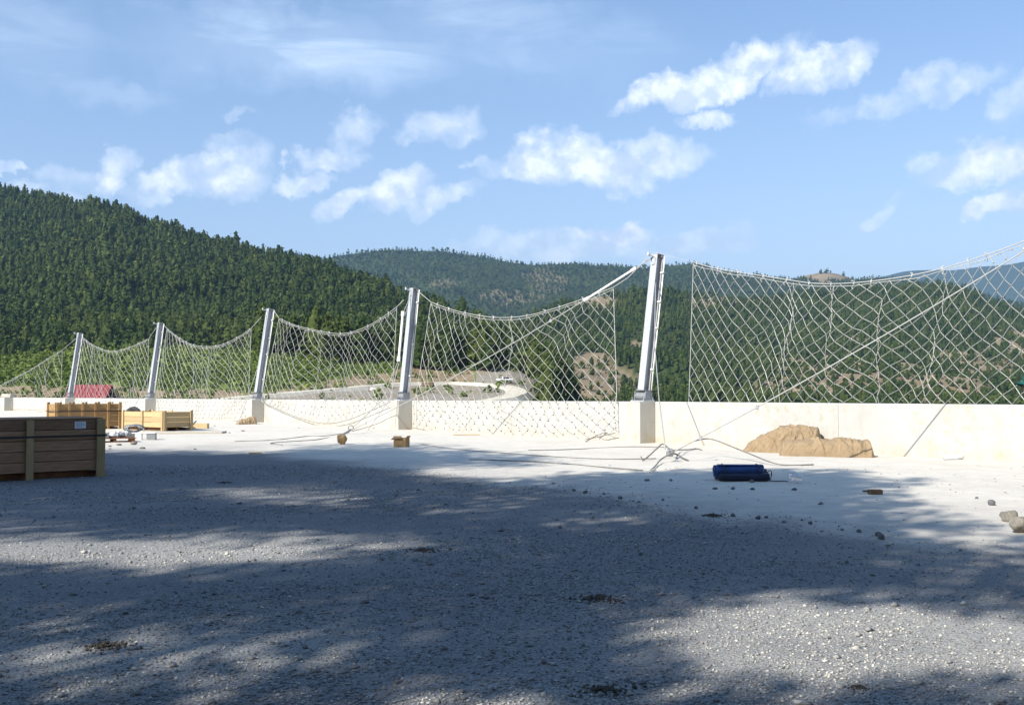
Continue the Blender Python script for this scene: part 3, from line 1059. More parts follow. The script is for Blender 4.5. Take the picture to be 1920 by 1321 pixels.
class Sheet:
    """a hillside: for each azimuth a = X/Y, the ground rises from Y0 to a crest at Y1"""
    def __init__(self, name, ridge_px, bottom_px, Y0, Y1, bump, power=1.0, drop=0.0, nx=160, ny=70, seed=0, amin=-400, amax=2500, bscale=6.0, m=None, cover=None, y1_px=None, jag=0.0):
        self.px = np.array([p[0] for p in ridge_px], float)
        self.py = np.array([p[1] for p in ridge_px], float) + drop
        self.bx = np.array([p[0] for p in bottom_px], float)
        self.by = np.array([p[1] for p in bottom_px], float)
        self.Y0, self.Y1, self.bump, self.power, self.seed, self.bs = Y0, Y1, bump, power, seed, bscale
        self.y1p = y1_px
        self.jag = jag
        self.amin, self.amax = amin, amax
        # pixel columns -> a ; taken along the horizon row
        t = np.linspace(0, 1.0, ny)
        t = np.concatenate([t, [1.04, 1.12, 1.25]])
        px = np.linspace(amin, amax, nx)
        PX, T = np.meshgrid(px, t)
        X, Y, Z = self.point(PX, T)
        V = np.stack([X, Y, Z], -1).reshape(-1, 3)
        idx = np.arange(V.shape[0]).reshape(PX.shape)
        q = np.stack([idx[:-1, :-1], idx[:-1, 1:], idx[1:, 1:], idx[1:, :-1]], -1).reshape(-1, 4)
        cv = cover(X, Y, PX, T) if cover else np.zeros_like(X)
        self.o = np_mesh(name, V, q, {'cover': cv.reshape(-1)}, m, smooth=True)
        self.cover = cover
        tag(self.o, kind='structure')

    def point(self, PX, T):
        PX = np.asarray(PX, float); T = np.asarray(T, float)
        Tc = np.minimum(T, 1.0)
        Y1 = self.Y1 if self.y1p is None else np.interp(PX, [p[0] for p in self.y1p], [p[1] for p in self.y1p])
        Y = self.Y0 + (Y1 - self.Y0) * T
        pyr = np.interp(PX, self.px, self.py) + (vnoise(PX / 47.0 + self.seed * 3.1, PX * 0 + self.seed) - .5) * self.jag * 2
        pyb = np.interp(PX, self.bx, self.by)
        cp, sp = math.cos(PITCH), math.sin(PITCH)
        def sl(py):
            y = (660.5 - py) / FPX
            return (sp + y * cp) / (cp - y * sp)
        s0, s1 = sl(pyb), sl(pyr)
        g = Tc ** self.power
        s = s0 + (s1 - s0) * g
        yv = (660.5 - 732) / FPX
        a = (PX - 960) / FPX / (cp - yv * sp)
        X = a * Y
        n = (fbm(X / self.Y1 * self.bs * 2.2 + self.seed * 7, Y / self.Y1 * self.bs * 2.2 + self.seed, 4) - .5)
        Z = EYE + s * Y + n * self.bump * np.sin(np.pi * np.clip(Tc, 0, 1)) ** .7
        Z = Z - np.maximum(T - 1.0, 0) * (Y1 - self.Y0) * .45
        return X, Y, Z


def H1_cover(X, Y, PX, T):
    return np.where(fbm(X * .012, Y * .012, 3) > .76, .8, 0.0)


def H3_cover(X, Y, PX, T):
    c = np.zeros_like(X)
    n = fbm(X * .02 + 5, Y * .02, 4)
    yy = PXY(X, Y, PX, T, hill3)
    c = np.maximum(c, ell(PX, yy, 1550, 700, 98, 56, n) * .97)
    c = np.maximum(c, ell(PX, yy, 1480, 733, 76, 26, n) * .95)
    c = np.maximum(c, ell(PX, yy, 1795, 698, 108, 58, n) * .97)
    c = np.maximum(c, ell(PX, yy, 1890, 650, 40, 40, n) * .8)
    c = np.maximum(c, ell(PX, yy, 1345, 557, 62, 7, n))
    c = np.maximum(c, ell(PX, yy, 1192, 637, 16, 12, n))
    c = np.maximum(c, ell(PX, yy, 1128, 705, 66, 62, n))
    c = np.maximum(c, ell(PX, yy, 1120, 552, 50, 10, n))
    return c


def PXY(X, Y, PX, T, spec):
    """photo row at which a point of a hill is seen (only used to lay out the clearings)"""
    ridge = np.interp(PX, [p[0] for p in spec['ridge']], [p[1] for p in spec['ridge']])
    bot = np.interp(PX, [p[0] for p in spec['bottom']], [p[1] for p in spec['bottom']])
    return bot + (ridge - bot) * np.minimum(T, 1.0) ** spec['power']


def ell(PX, PY, cx, cy, rx, ry, n):
    r2 = ((PX - cx) / rx) ** 2 + ((PY - cy) / ry) ** 2
    return np.clip((1.25 - r2 + (n - .5) * 3.2) * 2.0, 0, 1)


hill1 = dict(ridge=[(-700, 400), (-400, 330), (-150, 338), (0, 347), (60, 357), (120, 368), (180, 372), (240, 388), (265, 404), (320, 418), (400, 447), (480, 467), (560, 480), (620, 494), (680, 514), (760, 548), (820, 572), (880, 594), (950, 612), (1010, 640), (1060, 690), (1100, 760), (1200, 900), (2500, 1400)],
             bottom=[(-700, 790), (600, 790), (1000, 800), (1200, 960), (2500, 1500)], power=.86)
hill2 = dict(ridge=[(-700, 560), (300, 520), (500, 480), (560, 474), (600, 483), (650, 475), (700, 469), (760, 467), (830, 470), (890, 479), (950, 489), (1000, 493), (1080, 493), (1150, 498), (1200, 501), (1260, 497), (1310, 493), (1345, 502), (1400, 514), (1450, 520), (1490, 522), (1512, 514), (1530, 510), (1548, 508), (1570, 511), (1590, 516), (1606, 522), (1640, 517), (1700, 521), (1800, 540), (2500, 700)],
             bottom=[(-700, 700), (2500, 700)], power=.9)
hill3 = dict(ridge=[(-700, 1500), (700, 800), (860, 680), (930, 622), (1000, 582), (1050, 563), (1100, 549), (1150, 540), (1200, 536), (1300, 542), (1380, 555), (1440, 548), (1500, 539), (1600, 533), (1700, 528), (1760, 525), (1813, 532), (1849, 549), (1920, 574), (2000, 604), (2200, 650), (2500, 700)],
             bottom=[(-700, 1600), (700, 900), (1000, 830), (2500, 820)], power=.85)
hill4 = dict(ridge=[(-700, 640), (1400, 560), (1600, 530), (1690, 512), (1740, 505), (1790, 504), (1850, 498), (1920, 491), (2100, 470), (2300, 480), (2500, 470)],
             bottom=[(-700, 720), (2500, 720)], power=1.0)


def H2_cover(X, Y, PX, T):
    c = np.zeros_like(X)
    n = fbm(X * .008 + 5, Y * .008, 4)
    yy = PXY(X, Y, PX, T, hill2)
    for e in ((835, 530, 40, 8), (1030, 520, 45, 18), (960, 552, 60, 12), (1120, 548, 50, 8), (1548, 517, 58, 16)):
        c = np.maximum(c, ell(PX, yy, e[0], e[1], e[2], e[3], n) * (.5 if e[0] < 1500 else 1.0))
    return c


S1 = Sheet('left_hill', hill1['ridge'], hill1['bottom'], 235, 800, 20, hill1['power'], drop=12, seed=1, m=M['land_far'], cover=H1_cover, nx=200,
           y1_px=[(-700, 860), (0, 840), (400, 760), (700, 620), (900, 480), (1100, 330), (1300, 300), (2500, 300)], jag=5)
S3 = Sheet('right_hill', hill3['ridge'], hill3['bottom'], 330, 1150, 26, hill3['power'], drop=9, seed=3, m=M['land_far'], cover=H3_cover, nx=260,
           y1_px=[(-700, 500), (800, 620), (1000, 800), (1200, 1000), (1500, 1150), (2500, 1150)], jag=3)
S2 = Sheet('far_hill', hill2['ridge'], hill2['bottom'], 1350, 2500, 50, hill2['power'], drop=2, seed=5, m=M['land_far'], cover=H2_cover, nx=260, jag=2)
S4 = Sheet('blue_mountain', hill4['ridge'], hill4['bottom'], 4200, 6600, 160, 1.0, drop=0, seed=8, m=M['land_far'], nx=160, jag=3)

# the near slope beyond the wall with the meadow, the cut bank and the road bend
near = dict(ridge=[(-700, 690), (0, 668), (150, 655), (300, 652), (480, 656), (600, 668), (660, 676), (760, 684), (850, 692), (960, 690), (1000, 705), (1040, 735), (1070, 765), (1110, 850), (1200, 1000), (2500, 2400)],
            bottom=[(-700, 860), (900, 850), (1040, 870), (1110, 1000), (2500, 2600)], power=1.0)


def near_cover(X, Y, PX, T):
    yy = PXY(X, Y, PX, T, near)
    n = fbm(X * .09, Y * .09, 4)
    edge = np.interp(PX, [-700, 180, 300, 480, 600, 740, 800], [722, 724, 727, 733, 722, 694, 660]) + (n - .5) * 22
    c = np.where(yy < edge, 2.0, 1.0)
    # grey gravel inside the bend
    g = (yy > np.interp(PX, [400, 520, 745, 900, 960, 1000, 1040], [750, 742, 724, 722, 700, 700, 710])) | ((PX > 890) & (yy > 694 + (n - .5) * 14))
    c = np.where(g & (PX > 470), 3.0, c)
    return c


SN = Sheet('near_slope', near['ridge'], near['bottom'], 92, 250, 1.6, 1.0, drop=0, seed=11, m=M['land_near'], cover=near_cover, nx=300, ny=130, amin=-700, amax=1400, bscale=3)

# valley floor under everything and the bank that falls away outside the wall
mb = MB()
mb.box((0, 3000, -61), (16800, 14000, 2))
tag(mb.build('valley_floor', M['land_far']), kind='structure')
mb = MB()
vs_, fs = [], []
for k in ORDER:
    for (o_, z) in ((.64, -.35), (14, -7), (60, -62)):
        vs_.append(PP[k] + norm(k) * o_ + Vector((0, 0, z)))
for i in range(len(ORDER) - 1):
    for j in range(2):
        fs.append((i * 3 + j, i * 3 + j + 1, (i + 1) * 3 + j + 1, (i + 1) * 3 + j))
mb.add(vs_, fs)
tag(mb.build('outer_bank', M['land_near']), kind='structure')


def near_hit(px, py, dz=0.0):
    """point of the near slope seen at a photo pixel"""
    r_ = np.interp(px, [p[0] for p in near['ridge']], [p[1] for p in near['ridge']])
    b_ = np.interp(px, [p[0] for p in near['bottom']], [p[1] for p in near['bottom']])
    t_ = (py - b_) / (r_ - b_)
    best = None
    for dt in np.linspace(-.12, .12, 49):
        X, Y, Z = SN.point(px, np.clip(t_ + dt, 0, 1))
        X, Y, Z = float(X), float(Y), float(Z)
        d = Vector((X, Y, Z - EYE))
        y_ = (d.z / d.y)
        s_ = slope_of(px, py)[0]
        e = abs(y_ - s_)
        if best is None or e < best[0]:
            best = (e, Vector((X, Y, Z + dz)))
    return best[1]


def dirt_road():
    m_ = mat('pale_road_gravel', (0.52, 0.47, 0.375), .95, 0, .12, .5)
    c = [(400, 752), (480, 744), (560, 737), (640, 730), (745, 720.5), (800, 718.5), (850, 718.5), (900, 720), (940, 724), (962, 730), (968, 738), (955, 745), (925, 751), (890, 756)]
    pts = spline([near_hit(x, y) for x, y in c], 8)
    W_ = 1.9
    v, f = [], []
    for i, p in enumerate(pts):
        a, b = pts[max(i - 1, 0)], pts[min(i + 1, len(pts) - 1)]
        tg = Vector((b.x - a.x, b.y - a.y, 0)).normalized()
        nr = Vector((tg.y, -tg.x, 0))
        zz = p.z + .35
        w = W_ * (.85 + .3 * vnoise(i * .21, 3.3))
        for o_, dz in ((-w - 2, -2.2), (-w, 0), (w, 0), (w + 2, -2.2)):
            q = p + nr * o_
            v.append((q.x, q.y, zz + dz))
    n = len(pts)
    for i in range(n - 1):
        for k in range(3):
            f.append((i * 4 + k, i * 4 + k + 1, (i + 1) * 4 + k + 1, (i + 1) * 4 + k))
    mb_ = MB(); mb_.add(v, f)
    tag(mb_.build('dirt_road', m_), kind='structure')


dirt_road()


# ------------------------------------------------------------------ trees
def foliage_mat(name, dark, light, attr):
    m = bpy.data.materials.new(name)
    m.use_nodes = True
    t = NT(m.node_tree)
    if attr:
        k = t.n('ShaderNodeAttribute', attribute_name='tint').outputs['Fac']
    else:
        k = t.n('ShaderNodeObjectInfo').outputs['Random']
    leaf = t.n('ShaderNodeAttribute', attribute_name='leaf').outputs['Fac']
    c = t.mix(k, dark, light)
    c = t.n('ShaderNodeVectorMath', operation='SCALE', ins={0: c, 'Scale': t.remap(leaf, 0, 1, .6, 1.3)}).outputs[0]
    bs = t.n('ShaderNodeBsdfPrincipled', ins={'Base Color': c, 'Roughness': .75, 'Specular IOR Level': .12})
    tr = t.n('ShaderNodeBsdfTranslucent', ins={'Color': c})
    mx = t.n('ShaderNodeMixShader', ins={0: .18})
    t.link(bs.outputs[0], mx.inputs[1]); t.link(tr.outputs[0], mx.inputs[2])
    out = t.n('ShaderNodeOutputMaterial')
    t.link(mx.outputs[0], out.inputs[0])
    return m


PD, PL = (0.030, 0.055, 0.012), (0.084, 0.110, 0.024)
M['pine_one'] = foliage_mat('pine_needles', PD, PL, False)
M['pine_many'] = foliage_mat('pine_needles_mass', PD, PL, True)
M['scrub'] = foliage_mat('scrub_leaves', (0.075, 0.115, 0.02), (0.16, 0.20, 0.05), True)
M['bark'] = mat('pine_bark', (0.13, 0.085, 0.055), .95, 0, .3, 3)


def crown_tris(n, h, rad, seed, z0=.10, size=.9, roundness=.6, core=True):
    """needle clumps as loose triangles spread through a conical crown with tiers"""
    rg = np.random.default_rng(seed)
    t = rg.random(n) ** .95
    tiers = .80 + .28 * np.sin(t * 6.28 * rg.uniform(3.2, 4.6) + rg.uniform(0, 6)) 
    prof = np.minimum((1 - t ** 1.7) ** roundness, .5 + 1.8 * t) * rad * tiers
    ang = rg.random(n) * 6.283
    lob = 1 + .30 * np.sin(ang * 3 + rg.uniform(0, 6)) + .15 * np.sin(ang * 5 + t * 7)
    r = prof * lob * (.45 + .6 * np.sqrt(rg.random(n)))
    z = h * (z0 + (1 - z0) * t) 
    C = np.stack([np.cos(ang) * r, np.sin(ang) * r, z], -1)
    out = np.stack([np.cos(ang), np.sin(ang), np.full(n, .55)], -1)
    nr = out + rg.normal(0, .55, (n, 3))
    nr /= np.linalg.norm(nr, axis=1)[:, None]
    a = np.cross(nr, rg.normal(0, 1, (n, 3)))
    a /= np.linalg.norm(a, axis=1)[:, None]
    b = np.cross(nr, a)
    s = size * (.6 + .8 * rg.random(n))[:, None] * (1 - .45 * t)[:, None]
    V = np.stack([C + a * s, C - a * s * .6 + b * s * .8, C - a * s * .5 - b * s * .8], 1).reshape(-1, 3)
    F = np.arange(n * 3).reshape(-1, 3)
    leaf = np.repeat(rg.random(n), 3)
    if core:
        k = 6
        rings = []
        for tt, f in ((z0 + .03, .5), (.4, .62), (.72, .4)):
            q = np.arange(k) / k * 6.283
            rr = rad * f * (.85 + .3 * rg.random(k))
            rings.append(np.stack([np.cos(q) * rr, np.sin(q) * rr, np.full(k, h * tt)], -1))
        cv = np.concatenate(rings + [np.array([[0, 0, h * .97]])])
        cf = []
        for i in range(2):
            for j in range(k):
                j2 = (j + 1) % k
                cf += [(i * k + j, i * k + j2, (i + 1) * k + j2), (i * k + j, (i + 1) * k + j2, (i + 1) * k + j)]
        for j in range(k):
            cf.append((2 * k + j, 2 * k + (j + 1) % k, 3 * k))
        F = np.concatenate([F, np.array(cf) + len(V)])
        V = np.concatenate([V, cv])
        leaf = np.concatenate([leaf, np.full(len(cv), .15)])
    return V, F, leaf


def raw_mesh(name, V, F, att, m):
    o = np_mesh(name, V, F, att, m)
    me = o.data
    bpy.data.objects.remove(o)
    return me


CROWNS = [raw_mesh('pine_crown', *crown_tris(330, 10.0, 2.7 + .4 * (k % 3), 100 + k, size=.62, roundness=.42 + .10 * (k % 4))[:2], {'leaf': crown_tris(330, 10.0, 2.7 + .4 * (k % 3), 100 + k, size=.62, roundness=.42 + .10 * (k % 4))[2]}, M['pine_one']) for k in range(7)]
mb = MB(); mb.tube([Vector((0, 0, -.8)), Vector((.05, .03, 2.5)), Vector((0, 0, 6))], .2, 6, .07)
TRUNK = mb.build('trunk', M['bark']); tm = TRUNK.data; bpy.data.objects.remove(TRUNK)

# candidate stands: x, y, z, height
def stand(S, n, hmin, hmax, seed, pxr, keep=None, tr=(0.0, 1.0), wexp=1.0):
    rg = np.random.default_rng(seed)
    px = rg.uniform(pxr[0], pxr[1], n)
    # even on the ground: more trees the farther (wider) the row
    u = rg.random(n)
    t = tr[0] + (tr[1] - tr[0]) * u ** (1 / (1 + wexp))
    X, Y, Z = S.point(px, t)
    k = np.ones(n, bool)
    if S.cover is not None and keep is not None:
        c = S.cover(X, Y, px, t)
        k = rg.random(n) > c * keep
    h = (hmin + (hmax - hmin) * rg.random(n) ** 1.4) * (1 + .35 * (rg.random(n) > .96)) * (.75 + .5 * fbm(X * .01 + seed, Y * .01, 3))
    return np.stack([X, Y, Z, h, px], -1)[k]


def poisson(P, d):
    """drop trees that stand closer together than d"""
    g = {}
    out = []
    for i in range(len(P)):
        x, y = P[i, 0] / d, P[i, 1] / d
        cx, cy = int(math.floor(x)), int(math.floor(y))
        ok = True
        for a in (-1, 0, 1):
            for b in (-1, 0, 1):
                for (qx, qy) in g.get((cx + a, cy + b), ()):
                    if (qx - x) ** 2 + (qy - y) ** 2 < 1:
                        ok = False
        if ok:
            g.setdefault((cx, cy), []).append((x, y))
            out.append(i)
    return P[out]


left = poisson(stand(S1, 60000, 5.0, 10.0, 21, (-330, 1080), keep=.8), 3.2)
right = poisson(stand(S3, 46000, 4.8, 8.5, 22, (860, 2350), keep=.99, wexp=1.2), 4.7)
far_ = poisson(stand(S2, 60000, 6.5, 11, 23, (420, 2300), keep=1.05, wexp=1.0), 8.0)
# dark pines on the rim of the road spur
rg = np.random.default_rng(5)
rim = []
for (x0, x1, y0, y1, n_) in ((600, 780, 664, 684, 34), (775, 965, 684, 697, 40), (960, 1012, 690, 700, 16), (480, 620, 655, 668, 14), (1022, 1062, 725, 790, 40)):
    for _ in range(n_):
        px, py = rg.uniform(x0, x1), rg.uniform(y0, y1)
        ridge_y = np.interp(px, [p[0] for p in near['ridge']], [p[1] for p in near['ridge']])
        bot_y = np.interp(px, [p[0] for p in near['bottom']], [p[1] for p in near['bottom']])
        tt = np.clip((bot_y - py) / (bot_y - ridge_y), .02, .99)
        X, Y, Z = SN.point(px, tt)
        rim.append((float(X), float(Y), float(Z), rg.uniform(7.5, 12.5), px))
rim = poisson(np.array(rim), 2.0)

# the 300 that show largest stand as individuals
allp = np.concatenate([np.concatenate([rim, np.zeros((len(rim), 1))], 1), np.concatenate([left, np.ones((len(left), 1))], 1)])
inview = (allp[:, 4] > 0) & (allp[:, 4] < 1300)
py_foot = 732 - (allp[:, 2] - EYE) / allp[:, 1] * FPX
top_py = 732 - (allp[:, 2] + allp[:, 3] - EYE) / allp[:, 1] * FPX
near_top = np.interp(allp[:, 4], [p[0] for p in near['ridge']], [p[1] for p in near['ridge']])
seen = inview & np.where(allp[:, 5] > 0, top_py < near_top - 45, top_py < 740)
score = np.where(seen, allp[:, 3] / allp[:, 1], 0) + np.where((allp[:, 5] == 0) & seen, 1, 0)
pick = np.argsort(-score)[:298]
rest_left = np.array([i for i in range(len(allp)) if i not in set(pick.tolist())])
for i in pick:
    x, y, z, h, px, kind_ = allp[i]
    r_ = empty('pine_tree', (x, y, z - .2), random.uniform(0, 6.28))
    s = h / 10.0
    w = s * random.uniform(.85, 1.2)
    r_.scale = (w, w, s)
    if kind_ == 0:
        tag(r_, 'tall dark pine crowded on the rim of the spur above the road bend', 'tree', 'dark pines on the rim of the road spur')
    else:
        tag(r_, 'green pine in the dense forest covering the lower left hillside', 'tree', 'pines on the left hillside')
    link_mesh('crown', CROWNS[random.randrange(7)], r_)
    link_mesh('trunk', tm, r_)


def forest(name, P, n_tri, size, m, seed, variants=6, width=.27, core=True, roundness=.6, tintfn=None):
    """everything farther off: one mass"""
    rg = np.random.default_rng(seed)
    Vs, Fs, Ts, Ls = [], [], [], []
    base = 0
    which = rg.integers(0, variants, len(P))
    for k in range(variants):
        Q = P[which == k]
        if not len(Q):
            continue
        V, F, L = crown_tris(n_tri, 1.0, width * (.85 + .3 * rg.random()), seed * 10 + k, z0=.1, size=size, roundness=roundness * (.8 + .5 * rg.random()), core=core)
        a = rg.random(len(Q)) * 6.283
        ca, sa = np.cos(a), np.sin(a)
        h = Q[:, 3]
        w = h * rg.uniform(.75, 1.45, len(Q))
        X = (V[None, :, 0] * ca[:, None] - V[None, :, 1] * sa[:, None]) * w[:, None] + Q[:, 0:1]
        Y = (V[None, :, 0] * sa[:, None] + V[None, :, 1] * ca[:, None]) * w[:, None] + Q[:, 1:2]
        Z = V[None, :, 2] * h[:, None] + Q[:, 2:3] - .2
        Vs.append(np.stack([X, Y, Z], -1).reshape(-1, 3))
        Fs.append((F[None] + (np.arange(len(Q)) * len(V))[:, None, None]).reshape(-1, 3) + base)
        tint = np.clip(rg.normal(.48, .28, len(Q)) + (fbm(Q[:, 0] * .011, Q[:, 1] * .011, 3) - .5) * 1.0, 0, 1)
        Ts.append(np.repeat(tint, len(V)))
        Ls.append(np.tile(L, len(Q)))
        base += len(Q) * len(V)
    o = np_mesh(name, np.concatenate(Vs), np.concatenate(Fs), {'tint': np.concatenate(Ts), 'leaf': np.concatenate(Ls)}, m)
    return o


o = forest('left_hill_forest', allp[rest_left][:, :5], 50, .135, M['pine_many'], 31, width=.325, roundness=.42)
tag(o, 'dense dark green pine forest covering the big hill on the left', 'forest', kind='stuff')
o = forest('right_hill_forest', right, 29, .14, M['pine_many'], 32, width=.30, roundness=.42)
tag(o, 'mixed green forest with bare clearings on the hill right of the tallest post', 'forest', kind='stuff')
o = forest('far_hill_forest', far_, 22, .24, M['pine_many'], 33, width=.36, roundness=.5, core=False)
tag(o, 'hazy blue green forest on the far ridge in the middle', 'forest', kind='stuff')

# low scrub: meadow, clearings
rg = np.random.default_rng(9)
px = rg.uniform(-300, 1050, 16000); tt = rg.random(16000) ** .7
X, Y, Z = SN.point(px, tt)
cv = near_cover(X, Y, px, tt)
dens = np.where(cv == 2, .8, np.where(cv == 1, .10, .02)) * (.4 + 1.2 * fbm(X * .15, Y * .15, 3))
k = rg.random(len(px)) < dens
P = np.stack([X, Y, Z, rg.uniform(.5, 1.7, len(px)), px], -1)[k]
P = poisson(P, 1.1)
o = forest('meadow_scrub', P, 22, .3, M['scrub'], 41, width=.62, roundness=.35, core=False)
tag(o, 'bright yellow green scrub on the slope beyond the wall', 'scrub', kind='stuff')
px = rg.uniform(1000, 1990, 14000); tt = rg.random(14000) ** .8
X, Y, Z = S3.point(px, tt)
cv = H3_cover(X, Y, px, tt)
k = rg.random(len(px)) < cv * np.where(px < 1210, .12, .7)
P = poisson(np.stack([X, Y, Z, rg.uniform(1.4, 4.6, len(px)), px], -1)[k], 3.9)
o = forest('clearing_scrub', P, 26, .28, M['pine_many'], 42, width=.55, roundness=.4)
tag(o, 'scattered low bushes on the brown clearings of the right hill', 'scrub', kind='stuff')
# ------------------------------------------------------------------ things far beyond the wall
def oriented(yaw):
    return Matrix.Rotation(yaw, 3, 'Z')


def red_roof_building():
    p = near_hit(172, 752)
    r_ = tag(empty('farm_building', p, R(4)), 'low white building with a red sheet roof beyond the wall on the left', 'building')
    s = p.y / FPX
    L, W_ = 74 * s, 6.0
    zr = at(172, 746, p.y).z - p.z
    zt = at(172, 727, p.y).z - p.z + .4
    m = MB(); m.box((0, 0, zr / 2 - .3), (L * .9, W_ * .85, zr + .6)); m.build('wall', M['white_paint'], r_)
    m = MB()
    hw = W_ / 2 + .3
    for sgn in (-1, 1):
        m.add([(-L / 2, sgn * hw, zr - .1), (L / 2, sgn * hw, zr - .1), (L / 2, 0, zt), (-L / 2, 0, zt), (-L / 2, sgn * hw, zr + .05), (L / 2, sgn * hw, zr + .05), (L / 2, 0, zt + .15), (-L / 2, 0, zt + .15)],
              [(0, 1, 2, 3), (4, 5, 6, 7), (0, 1, 5, 4), (0, 3, 7, 4), (1, 2, 6, 5)])
    rf = m.build('roof', M['red_roof'], r_)
    for i in range(9):
        m = MB(); x = -L / 2 + L * (i + .5) / 9
        m.tube([(x, -hw, zr + .09), (x, 0, zt + .19)], .06, 4); m.build('roof_rib', M['red_roof'], rf)
    m = MB(); m.box((L / 2 + .7, -W_ * .35, zr / 2 - .2), (.22, .22, zr + .4)); m.build('porch_post', M['white_paint'], r_)
    m = MB(); m.box((L / 2 + .4, -W_ * .1, zr - .02), (1.5, W_ * .7, .14)); m.build('porch_roof', M['galv_dark'], r_)
    for x in (-.25, .1):
        f = MB(); f.box((x * L, -W_ * .425 - .03, zr * .6), (.9, .08, .7)); fo = f.build('window', M['galv_dark'], r_)
        f = MB(); f.box((x * L, -W_ * .425 - .08, zr * .6), (.75, .03, .56)); f.build('pane', M['car_glass'], fo)


red_roof_building()


def small_car():
    p = near_hit(946, 718)
    r_ = tag(empty('parked_car', p + Vector((0, 0, .1)), R(25)), 'small white vehicle with dark windows parked beside the pale road bend', 'car')
    m = MB(); m.box((0, 0, .62), (3.5, 1.55, .5), bev=.12); m.box((.1, 0, 1.05), (2.1, 1.4, .5), taper=.8); m.build('body', M['white_paint'], r_)
    for sx in (-1, 1):
        m = MB(); m.box((.1, sx * .69, 1.08), (1.5, .05, .32), taper=.85); m.build('side_window', M['car_glass'], r_)
        m = MB(); m.box((.1 + sx * .97, 0, 1.07), (.06, 1.15, .34), taper=.9); m.build('windscreen', M['car_glass'], r_)
        for sy in (-1, 1):
            m = MB(); m.tube([(sx * 1.1, sy * .6, .33), (sx * 1.1, sy * .8, .33)], .33, 12); m.build('wheel', M['rubber'], r_)


small_car()
p = near_hit(802, 724)
r_ = tag(empty('timber_stack', p, R(-12)), 'small brown stack of logs on the road edge behind the post above the bend', 'timber')
for i, (dx, dz) in enumerate(((0, .25), (.5, .25), (-.5, .25), (.25, .65), (-.25, .65))):
    m = MB(); m.tube([(-1.2, dx, dz), (1.2, dx, dz)], .25, 8); m.build('log', M['bark'], r_)
p = near_hit(692, 734)
r_ = tag(empty('marker_post', p), 'thin dark marker post standing beside the pale road', 'post')
m = MB(); m.tube([(0, 0, -.3), (0, 0, 1.7)], .07, 6); m.build('pole', M['bark'], r_)
m = MB(); m.box((0, 0, 1.75), (.18, .18, .1)); m.build('cap', M['galv_dark'], r_)
p = near_hit(698, 732)
m = MB()
m.add(*(lambda q: (q, [(0, 2, 4), (2, 1, 4), (1, 3, 4), (3, 0, 4), (2, 0, 5), (1, 2, 5), (3, 1, 5), (0, 3, 5)]))([(.8, .1, .3), (-.7, 0, .25), (.1, .6, .3), (0, -.6, .2), (.1, 0, .75), (0, 0, -.3)]))
o = m.build('boulder', M['rubble']); o.location = p
tag(o, 'white boulder lying beside the marker post on the road verge', 'boulder')


